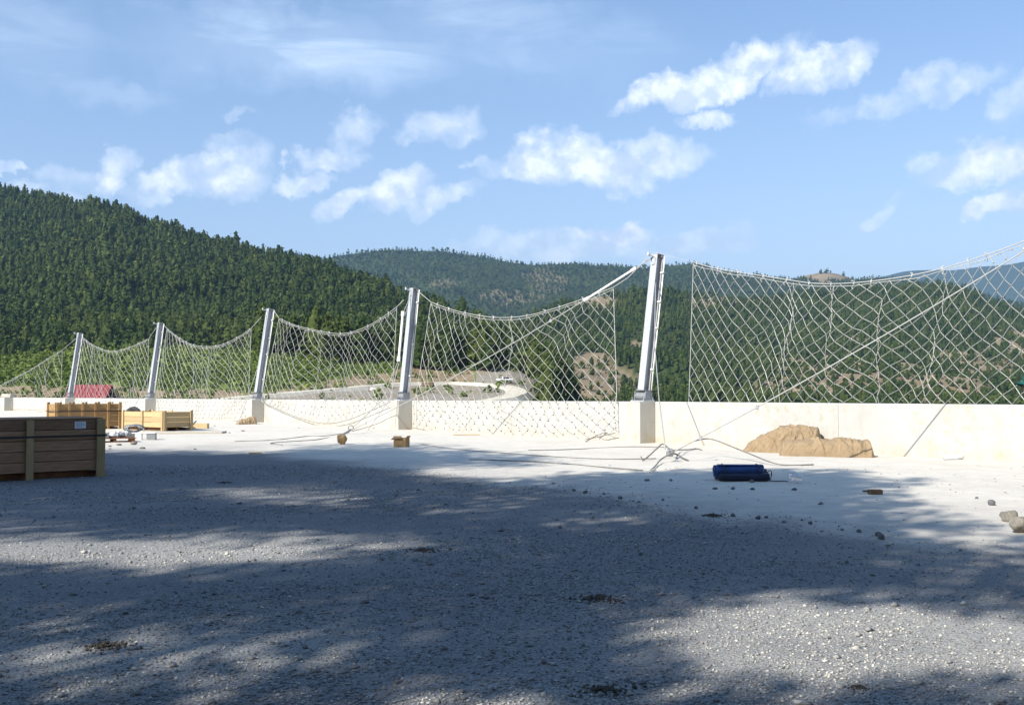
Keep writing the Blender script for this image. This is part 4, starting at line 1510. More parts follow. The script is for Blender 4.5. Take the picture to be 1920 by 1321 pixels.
# ------------------------------------------------------------------ crates
def crate(label, corner, d1, L, W_, H, boards, posts, wood, wpost, lid=False, strap=False, paper=False, skid=.14, post_w=.10, end_posts=2, proud=.0, group='wooden crates standing in the yard'):
    """corner: ground point of the front right edge; d1: direction of the front face away from it; the box lies behind that face"""
    d1 = Vector((d1[0], d1[1], 0)).normalized()
    yaw = math.atan2(-d1.y, -d1.x)             # local +x runs towards the corner
    r_ = tag(empty('wooden_crate', corner, yaw), label, 'crate', group)
    t_ = .028
    rnd = random.Random(int(L * 100))
    # local frame: x from -L to 0 along the front, y from 0 (front) to W_ (back)
    bh = (H - skid) / boards
    for face in range(4):
        for b in range(boards):
            z = skid + bh * (b + .5)
            hgt = bh - .010
            j = rnd.uniform(-.003, .003)
            if face in (0, 2):
                m = MB(); m.box((0, 0, 0), (L - .03, t_, hgt), bev=.004)
                loc = (-L / 2, (.02 if face == 0 else W_ - .02) + j, z)
            else:
                m = MB(); m.box((0, 0, 0), (W_ - .08, t_, hgt), bev=.004)
                loc = (-.02 + j if face == 1 else -L + .02 + j, W_ / 2, z)
            o_ = m.build('plank', wood, r_)
            o_.location = loc
            if face in (1, 3):
                o_.rotation_euler = (0, 0, math.pi / 2)
    m = MB(); m.box((-L / 2, W_ / 2, skid + .02), (L - .08, W_ - .08, .03)); m.build('floor_board', wood, r_)
    for x in posts:
        for y in (-.022, W_ + .022):
            m = MB(); m.box((0, 0, 0), (post_w, .045, H + proud), bev=.005)
            o_ = m.build('post', wpost, r_); o_.location = (-L * x if 0 < x < 1 else (-post_w / 2 if x == 0 else -L + post_w / 2), y, (H + proud) / 2)
    for i in range(end_posts):
        y = (W_ - .1) * ((i + .5) / end_posts) + .05 if end_posts > 2 else (.06 + (W_ - .12) * i)
        for x in (.024, -L - .024):
            m = MB(); m.box((0, 0, 0), (.045, post_w, H + proud), bev=.005)
            o_ = m.build('post', wpost, r_); o_.location = (x, y, (H + proud) / 2)
    for y in (.20, W_ / 2, W_ - .20):
        m = MB(); m.box((0, 0, 0), (L - .1, .09, skid - .03), bev=.005)
        o_ = m.build('skid', M['wood_red'], r_); o_.location = (-L / 2, y, (skid - .03) / 2 + .012)
    if lid:
        nb = 6
        for b in range(nb):
            m = MB(); m.box((0, 0, 0), (L - .01, W_ / nb - .012, .025), bev=.004)
            o_ = m.build('lid_plank', wood, r_); o_.location = (-L / 2, W_ / nb * (b + .5), H + .016)
    if strap:
        zs = H * .72
        m = MB()
        for (a, b) in (((-L, -.048), (.05, -.048)), ((.05, -.048), (.05, W_ + .05)), ((.05, W_ + .05), (-L - .05, W_ + .05)), ((-L - .05, W_ + .05), (-L - .05, -.048))):
            a, b = Vector((a[0], a[1], zs)), Vector((b[0], b[1], zs))
            mid = (a + b) / 2
            yaw2 = math.atan2(b.y - a.y, b.x - a.x)
            m.box(mid, ((b - a).length, .004, .035), Matrix.Rotation(yaw2, 3, 'Z'))
        m.build('strap', M['strap'], r_)
    if paper:
        m = MB(); m.box((0, 0, 0), (.19, .004, .125)); pp = m.build('paper_label', M['paper'], r_)
        pp.location = (-L * .0 - .40, .002, H * .93 - .03)
        for i in range(5):
            m = MB(); w_ = (.15, .13, .16, .10, .14)[i]
            m.box((0, 0, 0), (w_, .002, .009)); q = m.build('print_line', M['ink'], pp); q.location = (-(.16 - w_) / 2, -.004, .043 - i * .021)
    return r_


k1 = ground(192, 893)
k1m = ground(57, 900.5)
d1 = (k1m - k1)
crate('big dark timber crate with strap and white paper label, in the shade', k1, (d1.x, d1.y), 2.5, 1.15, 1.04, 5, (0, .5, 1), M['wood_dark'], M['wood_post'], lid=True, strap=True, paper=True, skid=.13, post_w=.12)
k2 = ground(226, 803.5)
crate('tall honey coloured crate with a strap and post tops sticking out, by the far wall', k2, (-.754, -.657), 2.5, 1.1, 1.02, 4, (0, .2, .4, .6, .8, 1), M['wood_mid'], M['wood_mid'], strap=True, skid=.10, proud=.07, post_w=.09)
k3 = ground(306, 808)
k3l = Vector((-.80, .60, 0))
# its bright side faces the sun; front right edge is the near corner
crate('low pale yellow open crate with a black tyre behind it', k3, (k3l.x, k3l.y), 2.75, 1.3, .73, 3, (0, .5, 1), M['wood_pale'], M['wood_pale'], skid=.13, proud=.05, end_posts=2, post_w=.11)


# tyre leaning on the wall behind the low crate
p = at(248, 776, 43.4)
r_ = tag(empty('tyre', (p.x, p.y, 0), -.2), 'black tyre showing its top behind the low pale crate', 'tyre')
V, F = [], []
n1, n2, Rr, rr = 28, 10, .33, .105
for i in range(n1):
    a = i / n1 * 6.283
    for j in range(n2):
        b = j / n2 * 6.283
        q = Rr + rr * math.cos(b)
        V.append((q * math.cos(a), rr * .85 * math.sin(b) + .1 * math.sin(a), q * math.sin(a) + Rr + rr))
        F.append((i * n2 + j, i * n2 + (j + 1) % n2, ((i + 1) % n1) * n2 + (j + 1) % n2, ((i + 1) % n1) * n2 + j))
m = MB(); m.add(V, F); m.build('tread', M['rubber'], r_, True)
m = MB(); m.tube([(.21 * math.cos(a), .03, .21 * math.sin(a) + Rr + rr) for a in [i * 6.2832 / 20 for i in range(21)]], .02, 5); m.build('bead_wire', M['galv_dark'], r_, True)

# pallet with steel fittings
p = ground(212, 829)
pr = tag(empty('pallet', p, R(28)), 'reddish wooden pallet lying low beside the big dark crate', 'pallet')
for i in range(6):
    m = MB(); m.box((0, 0, 0), (1.2, .11, .022), bev=.003); o_ = m.build('top_board', M['wood_red'], pr); o_.location = (0, -.40 + .16 * i, .135)
for i in range(3):
    m = MB(); m.box((0, 0, 0), (.09, .85, .09), bev=.004); o_ = m.build('bearer', M['wood_red'], pr); o_.location = (-.52 + .52 * i, 0, .075)
for i in range(3):
    m = MB(); m.box((0, 0, 0), (1.2, .1, .02), bev=.003); o_ = m.build('bottom_board', M['wood_red'], pr); o_.location = (0, -.36 + .36 * i, .018)
rnd = random.Random(12)
for i in range(5):
    a = rnd.uniform(0, 3.1)
    x, y = -.45 + .22 * i, rnd.uniform(-.25, .2)
    rot = Matrix.Rotation(R(28), 3, 'Z')
    q = p + rot @ Vector((x, y, .146))
    r_ = tag(empty('steel_fitting', q, a), 'shiny steel pipe fitting heaped on the reddish pallet', 'fitting', 'steel fittings heaped on the pallet')
    m = MB(); m.tube([(-.16, 0, .07), (.16, 0, .07)], .07, 10); m.build('barrel', M['galv'], r_, True)
    for sx in (-1, 1):
        m = MB(); m.tube([(sx * .13, 0, .07), (sx * .17, 0, .07)], .088, 10); m.build('collar', M['galv_dark'], r_)
    m = MB(); m.box((0, .05, .15), (.10, .08, .06), bev=.01); m.build('lug', M['sleeve'], r_)

# coil of wire rope
p = ground(252, 812)
r_ = tag(empty('wire_coil', p, .4), 'grey coil of wire rope propped against the low pale crate', 'coil')
m = MB(); pts = []
for i in range(150):
    a = i * .26
    rr = .27 + .08 * math.sin(i * .31)
    pts.append((rr * math.cos(a), .16 * math.sin(i * .37) + i * .001, .17 + rr * .42 * math.sin(a + .3 * math.sin(i * .11))))
m.tube(pts, .021, 5); m.build('loops', M['galv_dark'], r_, True)
m = MB(); m.tube([(-.3, .05, .20), (-.22, .0, .26), (-.18, -.05, .20), (-.25, -.02, .12), (-.3, .05, .20)], .02, 5); m.build('tie', M['strap'], r_)

# steel channel piece with a white top plate
p = ground(268, 824.5)
r_ = tag(empty('steel_bracket', p, R(10)), 'grey steel channel bracket with a bright top plate, right of the pallet', 'bracket')
m = MB(); m.box((0, 0, .222), (.78, .34, .025), bev=.004); m.build('top_plate', M['sleeve'], r_)
m = MB(); m.box((.26, 0, .106), (.26, .30, .204), bev=.006); m.build('block', M['galv_dark'], r_)
m = MB(); m.box((-.30, 0, .106), (.06, .30, .204), bev=.006); m.build('web', M['galv_dark'], r_)
m = MB(); m.tube([(-.06, -.1, .0), (-.06, -.1, .205)], .07, 10); m.build('pipe', M['sleeve'], r_)
# grey slab and loose timbers by the low crate
p = ground(345, 812)
m = MB(); m.box((0, 0, .035), (2.9, .8, .07), Matrix.Rotation(R(4), 3, 'Z'), bev=.015)
o = m.build('concrete_slab', M['concrete_pil']); o.location = p
tag(o, 'thin grey slab lying in front of the low pale crate', 'slab')
p = ground(372, 803)
m = MB(); m.box((0, 0, .11), (.85, .20, .20), Matrix.Rotation(R(-8), 3, 'Z'), bev=.01)
o = m.build('timber_block', M['wood_pale']); o.location = p
tag(o, 'short pale timber beam lying right of the low crate', 'beam')
p = ground(352, 806)
m = MB(); m.tube([(0, 0, .02), (.25, .25, .35)], .03, 5); o = m.build('loose_stick', M['wood_pale']); o.location = p
tag(o, 'thin pale stick propped against the right end of the low crate', 'stick')
for (px, py, L_, yaw, lab) in ((478, 850, .3, 20, 'flat pale splinter of board on the bright ground left of the cardboard ball'), (875, 815.5, .95, 4, 'thin yellowish plank lying at the wall foot under the hanging net')):
    p = ground(px, py)
    m = MB(); m.box((0, 0, .02), (L_, .12, .03), Matrix.Rotation(R(yaw), 3, 'Z'), bev=.005)
    o = m.build('board_offcut', M['wood_pale']); o.location = p
    tag(o, lab, 'plank')


# ------------------------------------------------------------------ soft lumps
def lump(n_u=56, n_v=28, shape=None, folds=None, seed=1):
    """closed lump resting on z=0; shape(theta, phi) -> point"""
    V, F = [], []
    for j in range(n_v + 1):
        v = j / n_v
        for i in range(n_u):
            u = i / n_u
            V.append(shape(u, v))
    for j in range(n_v):
        for i in range(n_u):
            a, b = j * n_u + i, j * n_u + (i + 1) % n_u
            F.append((a, b, b + n_u, a + n_u))
    m = MB(); m.add(V, F)
    return m


def cloth_heap(label, name, p, yaw, prof, length, depth, height, seed, crease, cat, lean=0.0, roll=False):
    """cloth heaped along x; prof(s) gives the height at s 0..1; creases are ridges of their own, 2-6 cm high"""
    n_u, n_v = 230, 96
    S, A = np.meshgrid(np.linspace(0, 1, n_u + 1), np.linspace(0, math.pi, n_v + 1), indexing='ij')
    hs = prof(S)
    end = np.clip(np.minimum(S, 1 - S) * (26 if roll else 12), 0, 1) ** .5
    sq = .80 if roll else .86
    y = -np.sign(np.cos(A)) * np.abs(np.cos(A)) ** .85 * depth / 2 * (.45 + .55 * end) * (.75 + .25 * hs)
    z = np.sin(A) ** sq * height * hs * (.03 + .97 * end)
    x = (S - .5) * length + lean * z
    # big soft sags, long creases running over the heap, small crumples
    u, v = S * length, A / math.pi * (depth + height)
    big = fbm(u * 2.2 + seed, v * 2.0 + seed, 2) - .5
    def ridge(ax_, ay_, o_):
        n_ = fbm(ax_ + o_, ay_ + o_ * 1.7, 2)
        return np.clip(1 - np.abs(n_ - .5) * 7.5, 0, 1) ** 1.6
    warp = (fbm(u * 3 + seed, v * 3, 2) - .5) * 1.2
    c1 = ridge((u + v * .55) * 4.2 + warp, v * 1.1 + warp, seed)
    c2 = ridge((u - v * .35) * 7.5 + warp, v * 2.0 - warp, seed + 5.5)
    c3 = ridge(u * 15 + warp * 3, v * 9, seed + 9.1)
    d = big * .12 * min(1, height * 1.6) + crease * (c1 * .065 + c2 * .022 + c3 * .006)
    d = d * np.clip(np.sin(A) * 2.2, .12, 1) * (.2 + .8 * end)
    y = y - np.cos(A) * d
    z = z + np.sin(A) * d
    V = np.stack([x, y, np.maximum(z, 0) - .02], -1).reshape(-1, 3)
    n = n_v + 1
    idx = np.arange((n_u + 1) * n).reshape(n_u + 1, n)
    q = np.stack([idx[:-1, :-1], idx[1:, :-1], idx[1:, 1:], idx[:-1, 1:]], -1).reshape(-1, 4)
    o_ = np_mesh(name, V, q, None, M['jute'], smooth=True)
    o_.location = p
    o_.rotation_euler = (0, 0, yaw)
    return tag(o_, label, cat)


wt = tang('B')
yaw_w = math.atan2(-wt.y, -wt.x)
def pr1(s):
    return np.interp(s, [0, .06, .25, .42, .60, .80, .90, .96, 1], [.12, .30, .62, .86, 1.0, .98, .88, .60, .25])


def pr2(s):
    return np.interp(s, [0, .04, .3, .55, .72, .755, .78, .84, .95, 1], [.74, .88, .94, .95, .97, .97, .82, .92, .80, .4])


pa = ground(1476, 849)
pb = ground(1553, 855.5)
cloth_heap('crumpled heap of tan jute cloth, the taller one piled against the wall', 'jute_heap', pa + Vector((0, .45, 0)), -.35, pr1, 1.98, 1.0, .71, 3.0, .8, 'cloth heap', lean=.12)
cloth_heap('long low roll of tan jute cloth lying in front of the taller heap', 'jute_roll', pb + Vector((0, .15, 0)), -.22, pr2, 2.15, .62, .43, 11.0, .75, 'cloth roll', roll=True)
ps = ground(462, 795)
cloth_heap('small tan sack slumped at the foot of the wall by a leaning post', 'sack', ps, .5, pr1, .95, .5, .34, 21.0, .8, 'sack')


# blue tarpaulin bundle
def blue_bundle():
    p = ground(1393, 901)
    r_ = tag(empty('tarpaulin_bundle', p + Vector((0, .1, 0)), R(-2)), 'dark blue rolled tarpaulin bundle lying in the shade near the jute cloth', 'bundle')
    def roll(cy, cz, ry, rz, x0, x1, m_, name, seed, turns):
        n_u, n_v = 26, 30
        V, F = [], []
        for i in range(n_u + 1):
            s = i / n_u
            x = x0 + (x1 - x0) * s
            for j in range(n_v):
                a = j / n_v * 6.2832
                k = 1 + (float(fbm(s * 4 + seed, a * 1.3 + seed, 3)) - .5) * .22
                c, sn = math.cos(a), math.sin(a)
                V.append((x + .015 * math.sin(a * 3 + seed), cy + ry * k * math.copysign(abs(c) ** .75, c), max(.004, cz + rz * k * math.copysign(abs(sn) ** .75, sn))))
        for i in range(n_u):
            for j in range(n_v):
                F.append((i * n_v + j, i * n_v + (j + 1) % n_v, (i + 1) * n_v + (j + 1) % n_v, (i + 1) * n_v + j))
        F.append(tuple(range(n_v))[::-1]); F.append(tuple(n_u * n_v + j for j in range(n_v)))
        m = MB(); m.add(V, F); o_ = m.build(name, m_, r_, True)
        for x, sg in ((x0, -1), (x1, 1)):
            m = MB(); m.tube([(x + sg * .012, cy + ry * (1 - q / 40) * .9 * math.cos(q * .42), max(.015, cz + rz * (1 - q / 40) * .9 * math.sin(q * .42))) for q in range(34)], .012, 5)
            m.build('rolled_end', m_, o_, True)
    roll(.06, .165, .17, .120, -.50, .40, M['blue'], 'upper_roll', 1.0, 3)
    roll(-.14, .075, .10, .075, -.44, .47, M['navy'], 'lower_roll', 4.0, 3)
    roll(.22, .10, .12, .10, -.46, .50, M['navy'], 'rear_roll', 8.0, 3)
    m = MB(); m.box((-.02, .05, .287), (.86, .22, .014), bev=.005); m.build('top_fold', M['blue'], r_)
    for x in (-.36, .30):
        m = MB(); m.tube([(x, .06 + .28 * math.cos(a), max(.006, .15 + .15 * math.sin(a))) for a in [i * 6.2832 / 24 for i in range(25)]], .012, 5)
        m.build('tie_cord', M['strap'], r_, True)
    r_.scale = (.9, .9, .92)
    m = MB(); m.tube(spline([(.42, -.1, .12), (.52, -.15, .20), (.55, -.1, .10), (.50, -.2, .02), (.62, -.28, .012), (.74, -.22, .012), (.80, -.34, .012)], 6), .009, 5)
    m.build('loose_cord', M['strap'], r_, True)


blue_bundle()

# crumpled clear plastic bag and bottle
def plastic(name):
    m = bpy.data.materials.new(name)
    m.use_nodes = True
    t = NT(m.node_tree)
    g = t.n('ShaderNodeBsdfPrincipled', ins={'Base Color': (0.85, 0.88, 0.92, 1), 'Roughness': .22, 'Transmission Weight': .55, 'IOR': 1.12, 'Specular IOR Level': .6})
    out = t.n('ShaderNodeOutputMaterial'); t.link(g.outputs[0], out.inputs[0])
    return m


M['plastic'] = plastic('clear_plastic')
V, F = [], []
n_u, n_v = 22, 14
for j in range(n_v + 1):
    for i in range(n_u):
        a, b = i / n_u * 6.2832, math.pi * j / n_v
        k = .6 + .8 * float(fbm(i / n_u * 6 + 3 * math.sin(b), j / n_v * 5, 2))
        V.append((.11 * k * math.sin(b) * math.cos(a) + .03 * math.cos(b), .08 * k * math.sin(b) * math.sin(a), .085 - .085 * math.cos(b) * k + .01))
for j in range(n_v):
    for i in range(n_u):
        F.append((j * n_u + i, j * n_u + (i + 1) % n_u, (j + 1) * n_u + (i + 1) % n_u, (j + 1) * n_u + i))
m = MB(); m.add(V, F); o = m.build('plastic_bag', M['plastic']); o.location = ground(1491, 904)
tag(o, 'crumpled clear plastic bag on the ground right of the blue bundle', 'bag')
p = ground(1788, 861)
r_ = tag(empty('plastic_bottle', p, R(10)), 'clear plastic bottle lying at the wall foot right of the broken stones', 'bottle')
m = MB(); m.tube([(-.24, 0, .06), (-.22, 0, .06), (.10, 0, .06), (.19, 0, .06), (.22, 0, .06)], .055, 12); m.build('body', M['plastic'], r_, True)
m = MB(); m.tube([(.225, 0, .06), (.26, 0, .06)], .02, 8); m.build('cap', M['blue'], r_)

# cardboard
p = ground(753, 838)
r_ = tag(empty('cardboard_box', p, R(-18)), 'open brown cardboard box standing on the shadow edge below the road bend post', 'box')
m = MB()
for (c, s) in (((0, -.13, .135), (.36, .008, .25)), ((0, .13, .135), (.36, .008, .25)), ((-.18, 0, .135), (.008, .25, .25)), ((.18, 0, .135), (.008, .25, .25)), ((0, 0, .008), (.35, .25, .008))):
    m.box(c, s)
m.build('carton', M['card'], r_)
m = MB(); m.box((.20, 0, .29), (.06, .25, .008), Matrix.Rotation(R(-60), 3, 'Y')); m.build('flap', M['card'], r_)
m = MB(); m.box((-.05, -.17, .28), (.24, .10, .008), Matrix.Rotation(R(35), 3, 'X')); m.build('flap', M['card'], r_)
m = MB(); m.box((-.23, 0, .24), (.10, .25, .008), Matrix.Rotation(R(-40), 3, 'Y')); m.build('flap', M['card'], r_)


def rock_mesh(seed, flat=.7, n=2, sub=None, amp=.35):
    import bmesh
    bm = bmesh.new()
    bmesh.ops.create_icosphere(bm, subdivisions=n, radius=.5)
    rnd = random.Random(seed)
    cuts = [(Vector((rnd.gauss(0, 1), rnd.gauss(0, 1), rnd.gauss(0, 1))).normalized(), rnd.uniform(.28, .42)) for _ in range(7)]
    for v in bm.verts:
        for nv, d in cuts:
            e = v.co.dot(nv) - d
            if e > 0:
                v.co -= nv * e
        k = 1 + (float(fbm(v.co.x * 3 + seed, v.co.y * 3 + v.co.z * 2, 3)) - .5) * amp
        v.co *= k
        v.co.z *= flat
    zmin = min(v.co.z for v in bm.verts)
    for v in bm.verts:
        v.co.z -= zmin + .04
    me = bpy.data.meshes.new('rock')
    bm.to_mesh(me)
    bm.free()
    return me


def rock(label, px, py, w, seed, m_, name='stone', flat=.7, n=2, amp=.35, group=None, cat='stone', yaw=None):
    me = rock_mesh(seed, flat, n, amp=amp)
    me.name = name
    p = ground(px, py)
    o_ = link_mesh(name, me, None, m_)
    o_.location = p + Vector((0, w * .25, float(gz(p.x, p.y)) - .01))
    o_.scale = (w, w * .85, w)
    o_.rotation_euler = (0, 0, random.uniform(0, 6) if yaw is None else yaw)
    return tag(o_, label, cat, group)


rock('crushed ball of brown cardboard on the shadow edge left of the cardboard box', 641, 833, .36, 5, M['card'], 'crushed_carton', .95, 3, .9, cat='carton')
rock('large rounded pale stone, the upper of the two touching at the right edge', 1895, 977, .25, 8, M['stone'], 'stone', .75, 3, .2, 'pale stones at the right edge')
rock('large squarish pale stone, the lower of the two touching at the right edge', 1916, 997, .26, 14, M['stone'], 'stone', .85, 3, .2, 'pale stones at the right edge')
rock('small grey stone lying flat on bright ground, farther from the two pale stones', 1832, 935, .07, 21, M['stone_grey'])
rock('small upright grey stone on bright ground, nearer the two pale stones', 1861, 947, .105, 22, M['stone_grey'], flat=1.1)
GR = 'grey stones round the blue bundle'
rock('grey stone in front of the blue bundle, first of the row under it', 1341, 917, .085, 31, M['stone_grey'], group=GR)
rock('grey stone in front of the blue bundle, middle of the row under it', 1375, 917, .08, 32, M['stone_grey'], group=GR)
rock('grey stone in front of the blue bundle, last of the row under it', 1412, 918, .08, 33, M['stone_grey'], group=GR)
rock('flat grey stone just below the plastic bag', 1490, 918, .11, 34, M['stone_grey'], group=GR, flat=.5)
rock('flat dark stone left of the blue bundle, the farther from it', 1214, 899, .12, 35, M['stone_grey'], group=GR, flat=.45)
rock('dark stone left of the blue bundle, the nearer to it', 1258, 900, .085, 36, M['stone_grey'], group=GR, flat=.6)
rock('pale brown stone touching the front of the blue bundle', 1410, 904, .11, 37, M['stone'], group=GR)
for i, (x, y, w) in enumerate(((1076, 920, .10), (1098, 925, .12), (1133, 928, .09), (1163, 937, .11), (1243, 939, .09), (1198, 944, .08), (1306, 955, .09), (1375, 967, .11), (1422, 971, .12), (1437, 969, .08), (1520, 980, .10), (1504, 974, .07), (1612, 996, .09), (1648, 1003, .12), (1655, 1009, .14), (1580, 992, .07), (1470, 978, .09))):
    rock('dark grey stone in the line where gravel meets pale ground', x, y, w * .72, 40 + i, M['stone_grey'], group='stones along the gravel edge', flat=.75)
for i, (x, y, w, lab) in enumerate(((1337, 967, .26, 'dark clod of earth on the gravel edge below the blue bundle'), (792, 1033, .22, 'dark clod of earth in the middle of the shaded gravel'), (1122, 1122, .26, 'flat dark clod of earth in the shade left of the bright gravel patch'),
                                   (1610, 1290, .12, 'small brown clod on the bright gravel near the bottom'), (200, 1206, .24, 'dark clod of earth in the gravel at bottom left'), (1128, 1298, .24, 'dark clod of earth at the bottom edge in deep shade'), (420, 903, .2, 'flat dark clod right of the big crate'), (275, 1005, .07, 'small black lump on the sunlit streak'), (340, 1035, .07, 'small black lump at the lower side of the sunlit streak'))):
    # a clod is crumbs heaped on crumbs
    p = ground(x, y)
    rnd = random.Random(i)
    m = MB()
    for q in range(150 if w > .1 else 8):
        a, d = rnd.uniform(0, 6.28), abs(rnd.gauss(0, .42)) * w
        s = w * (rnd.uniform(.018, .075) if w > .1 else rnd.uniform(.1, .2))
        c = Vector((d * math.cos(a), d * math.sin(a) * .8, s * .35 + max(0, .10 * w - d * .22) * rnd.random()))
        pts = [c + Vector(v) * s * rnd.uniform(.6, 1.1) for v in ((1, 0, 0), (-1, 0, 0), (0, 1, 0), (0, -1, 0), (0, 0, .8), (0, 0, -.8))]
        m.add(pts, [(0, 2, 4), (2, 1, 4), (1, 3, 4), (3, 0, 4), (2, 0, 5), (1, 2, 5), (3, 1, 5), (0, 3, 5)])
    o_ = m.build('earth_clod', M['clod']); o_.location = p + Vector((0, 0, float(gz(p.x, p.y))))
    tag(o_, lab, 'clod')
    if w > .1:
        o_['kind'] = 'stuff'
p = ground(1641, 926)
m = MB(); m.box((0, 0, .035), (.20, .10, .07), Matrix.Rotation(.1, 3, 'Z'), bev=.008); m.box((-.13, .01, .045), (.10, .05, .025), Matrix.Rotation(.1, 3, 'Z'))
o = m.build('wood_block', M['bark']); o.location = p
tag(o, 'small dark brown block of wood on pale ground right of the plastic bag', 'wood block')
for i, (x, y, w, lab) in enumerate(((1730, 853, .42, 'largest white broken stone at the wall foot right of the jute roll'), (1265, 876, .16, 'white lump of rubble under the knot of ropes, nearer the blue bundle'), (1222, 882, .2, 'flat white lump of rubble below the downward rope end'), (1712, 851, .26, 'white broken stone at the wall foot, nearest the jute roll'), (1748, 852, .2, 'white broken stone at the wall foot, nearest the plastic bottle'))):
    rock(lab, x, y, w, 70 + i, M['rubble'], 'rubble_lump', .4, 2, .5, 'white rubble lumps', cat='rubble')
for i, (x, y, w) in enumerate(((205, 838, .12), (222, 836, .16), (250, 835, .22), (205, 842, .1), (266, 841, .18), (365, 842, .1), (455, 808, .16), (402, 798, .12), (560, 802, .1), (700, 803, .12), (430, 812, .1))):
    rock('pale lump of rubble on the bright ground by the crates', x, y, w, 90 + i, M['stone'], 'rubble_lump', .5, 2, .4, 'rubble lumps near the crates', cat='rubble')

# grey beam end on top of the wall, far left
p = at(4, 744, 79.5)
m = MB(); m.box((0, 0, 0), (2.0, .5, .28), Matrix.Rotation(math.atan2(tang('H').y, tang('H').x), 3, 'Z'), bev=.03)
o = m.build('concrete_beam', M['concrete_pil']); o.location = PP['H'] + norm('H') * .4 + tang('H') * 1.2 + Vector((0, 0, WALL_H['H'] + .145))
tag(o, 'grey concrete beam lying on top of the wall at the left edge', 'beam')


# ------------------------------------------------------------------ person at the right edge (only cap and face reach into the picture)
def person():
    hx = at(1941, 722, 9.0)
    base = Vector((hx.x, 9.0, 0))
    r_ = tag(empty('person', base), 'person in a teal cap at the right edge, seen in profile facing left', 'person')
    hz = hx.z
    J = {  # local joints, facing -x
        'pelvis': (.10, 0, .92), 'waist': (.095, 0, 1.05), 'chest': (.075, 0, 1.24), 'neck': (.045, 0, hz - .16), 'skull': (.01, 0, hz - .05),
        'hl': (.10, -.09, .88), 'kl': (.08, -.10, .48), 'al': (.11, -.10, .09), 'tl': (-.06, -.11, .04),
        'hr': (.10, .09, .88), 'kr': (.09, .10, .48), 'ar': (.12, .10, .09), 'tr': (-.05, .11, .04),
        'sl': (.085, -.18, 1.31), 'el': (.14, -.23, 1.05), 'wl': (.10, -.24, .82), 'ml': (.08, -.24, .74),
        'sr': (.085, .18, 1.31), 'er': (.14, .23, 1.05), 'wr': (.10, .24, .82), 'mr': (.08, .24, .74)}
    rad = {'pelvis': .125, 'waist': .115, 'chest': .13, 'neck': .055, 'skull': .06, 'h': .085, 'k': .058, 'a': .04, 't': .035, 's': .055, 'e': .042, 'w': .03, 'm': .028}
    E = [('pelvis', 'waist'), ('waist', 'chest'), ('chest', 'neck'), ('neck', 'skull')]
    for s in 'lr':
        E += [('pelvis', 'h' + s), ('h' + s, 'k' + s), ('k' + s, 'a' + s), ('a' + s, 't' + s), ('chest', 's' + s), ('s' + s, 'e' + s), ('e' + s, 'w' + s), ('w' + s, 'm' + s)]
    names = list(J)
    me = bpy.data.meshes.new('body')
    me.from_pydata([J[n] for n in names], [(names.index(a), names.index(b)) for a, b in E], [])
    o_ = link_mesh('body', me, r_)
    o_.modifiers.new('skin', 'SKIN'); 
    for i, n in enumerate(names):
        q = rad.get(n) or rad.get(n[0])
        me.skin_vertices[0].data[i].radius = (q, q * (1.35 if n in ('chest', 'waist', 'pelvis') else 1))
        me.skin_vertices[0].data[i].use_root = (n == 'pelvis')
    sb = o_.modifiers.new('smooth', 'SUBSURF'); sb.levels = 2; sb.render_levels = 2
    m = bpy.data.materials.new('clothed_body'); m.use_nodes = True
    t = NT(m.node_tree)
    z = t.n('ShaderNodeSeparateXYZ', ins={0: t.n('ShaderNodeTexCoord').outputs['Object']}).outputs[2]
    c = t.mix(t.math('GREATER_THAN', z, .93), (0.05, 0.06, 0.08), (0.16, 0.17, 0.19))
    c = t.mix(t.math('GREATER_THAN', z, 1.385), c, (0.50, 0.29, 0.20))
    c = t.mix(t.math('LESS_THAN', z, .085), c, (0.03, 0.025, 0.02))
    bs = t.n('ShaderNodeBsdfPrincipled', ins={'Base Color': c, 'Roughness': .8}); out = t.n('ShaderNodeOutputMaterial'); t.link(bs.outputs[0], out.inputs[0])
    me.materials.append(m)
    # head with a profile
    V, F = [], []
    n_u, n_v = 32, 24
    for j in range(n_v + 1):
        b = math.pi * j / n_v
        zz = math.cos(b)
        for i in range(n_u):
            a = i / n_u * 6.2832
            ca, sa = math.cos(a), math.sin(a)
            x = .098 * math.sin(b) * ca
            y = .075 * math.sin(b) * sa
            z_ = .122 * zz
            if ca < 0:                      # face side: -x
                f = (-ca) ** 6
                x -= f * (.030 * math.exp(-((zz + .12) / .16) ** 2) * math.exp(-(sa / .18) ** 2)    # nose
                          + .010 * math.exp(-((zz + .52) / .14) ** 2) + .012 * math.exp(-((zz + .82) / .12) ** 2))
                x += .010 * math.exp(-((zz - .10) / .10) ** 2) * math.exp(-((abs(sa) - .38) / .16) ** 2)   # eye sockets
            if zz < -.3:
                y *= 1 - .18 * (-zz - .3)
            V.append((x, y, z_))
    for j in range(n_v):
        for i in range(n_u):
            F.append((j * n_u + i, (j + 1) * n_u + i, (j + 1) * n_u + (i + 1) % n_u, j * n_u + (i + 1) % n_u))
    m = MB(); m.add(V, F); h_ = m.build('head', M['skin'], r_, True); h_.location = (0, 0, hz - .005)
    for sy in (-1, 1):
        m = MB(); m.tube([(.012 + .026 * math.cos(a), sy * .078, -.005 + .034 * math.sin(a)) for a in [i * 6.2832 / 12 for i in range(13)]], .008, 5); m.build('ear', M['skin'], h_, True)
        m = MB(); m.add([(-.078, sy * .030 + dy, .012 + dz) for dy, dz in ((-.014, 0), (0, .007), (.014, 0), (0, -.007))], [(0, 1, 2, 3)]); m.build('eye', M['hair'], h_)
    m = MB(); m.tube([(-.088, -.024, -.062), (-.096, 0, -.062), (-.088, .024, -.062)], .006, 6); m.build('mouth', M['skin'], h_, True)
    m = MB()
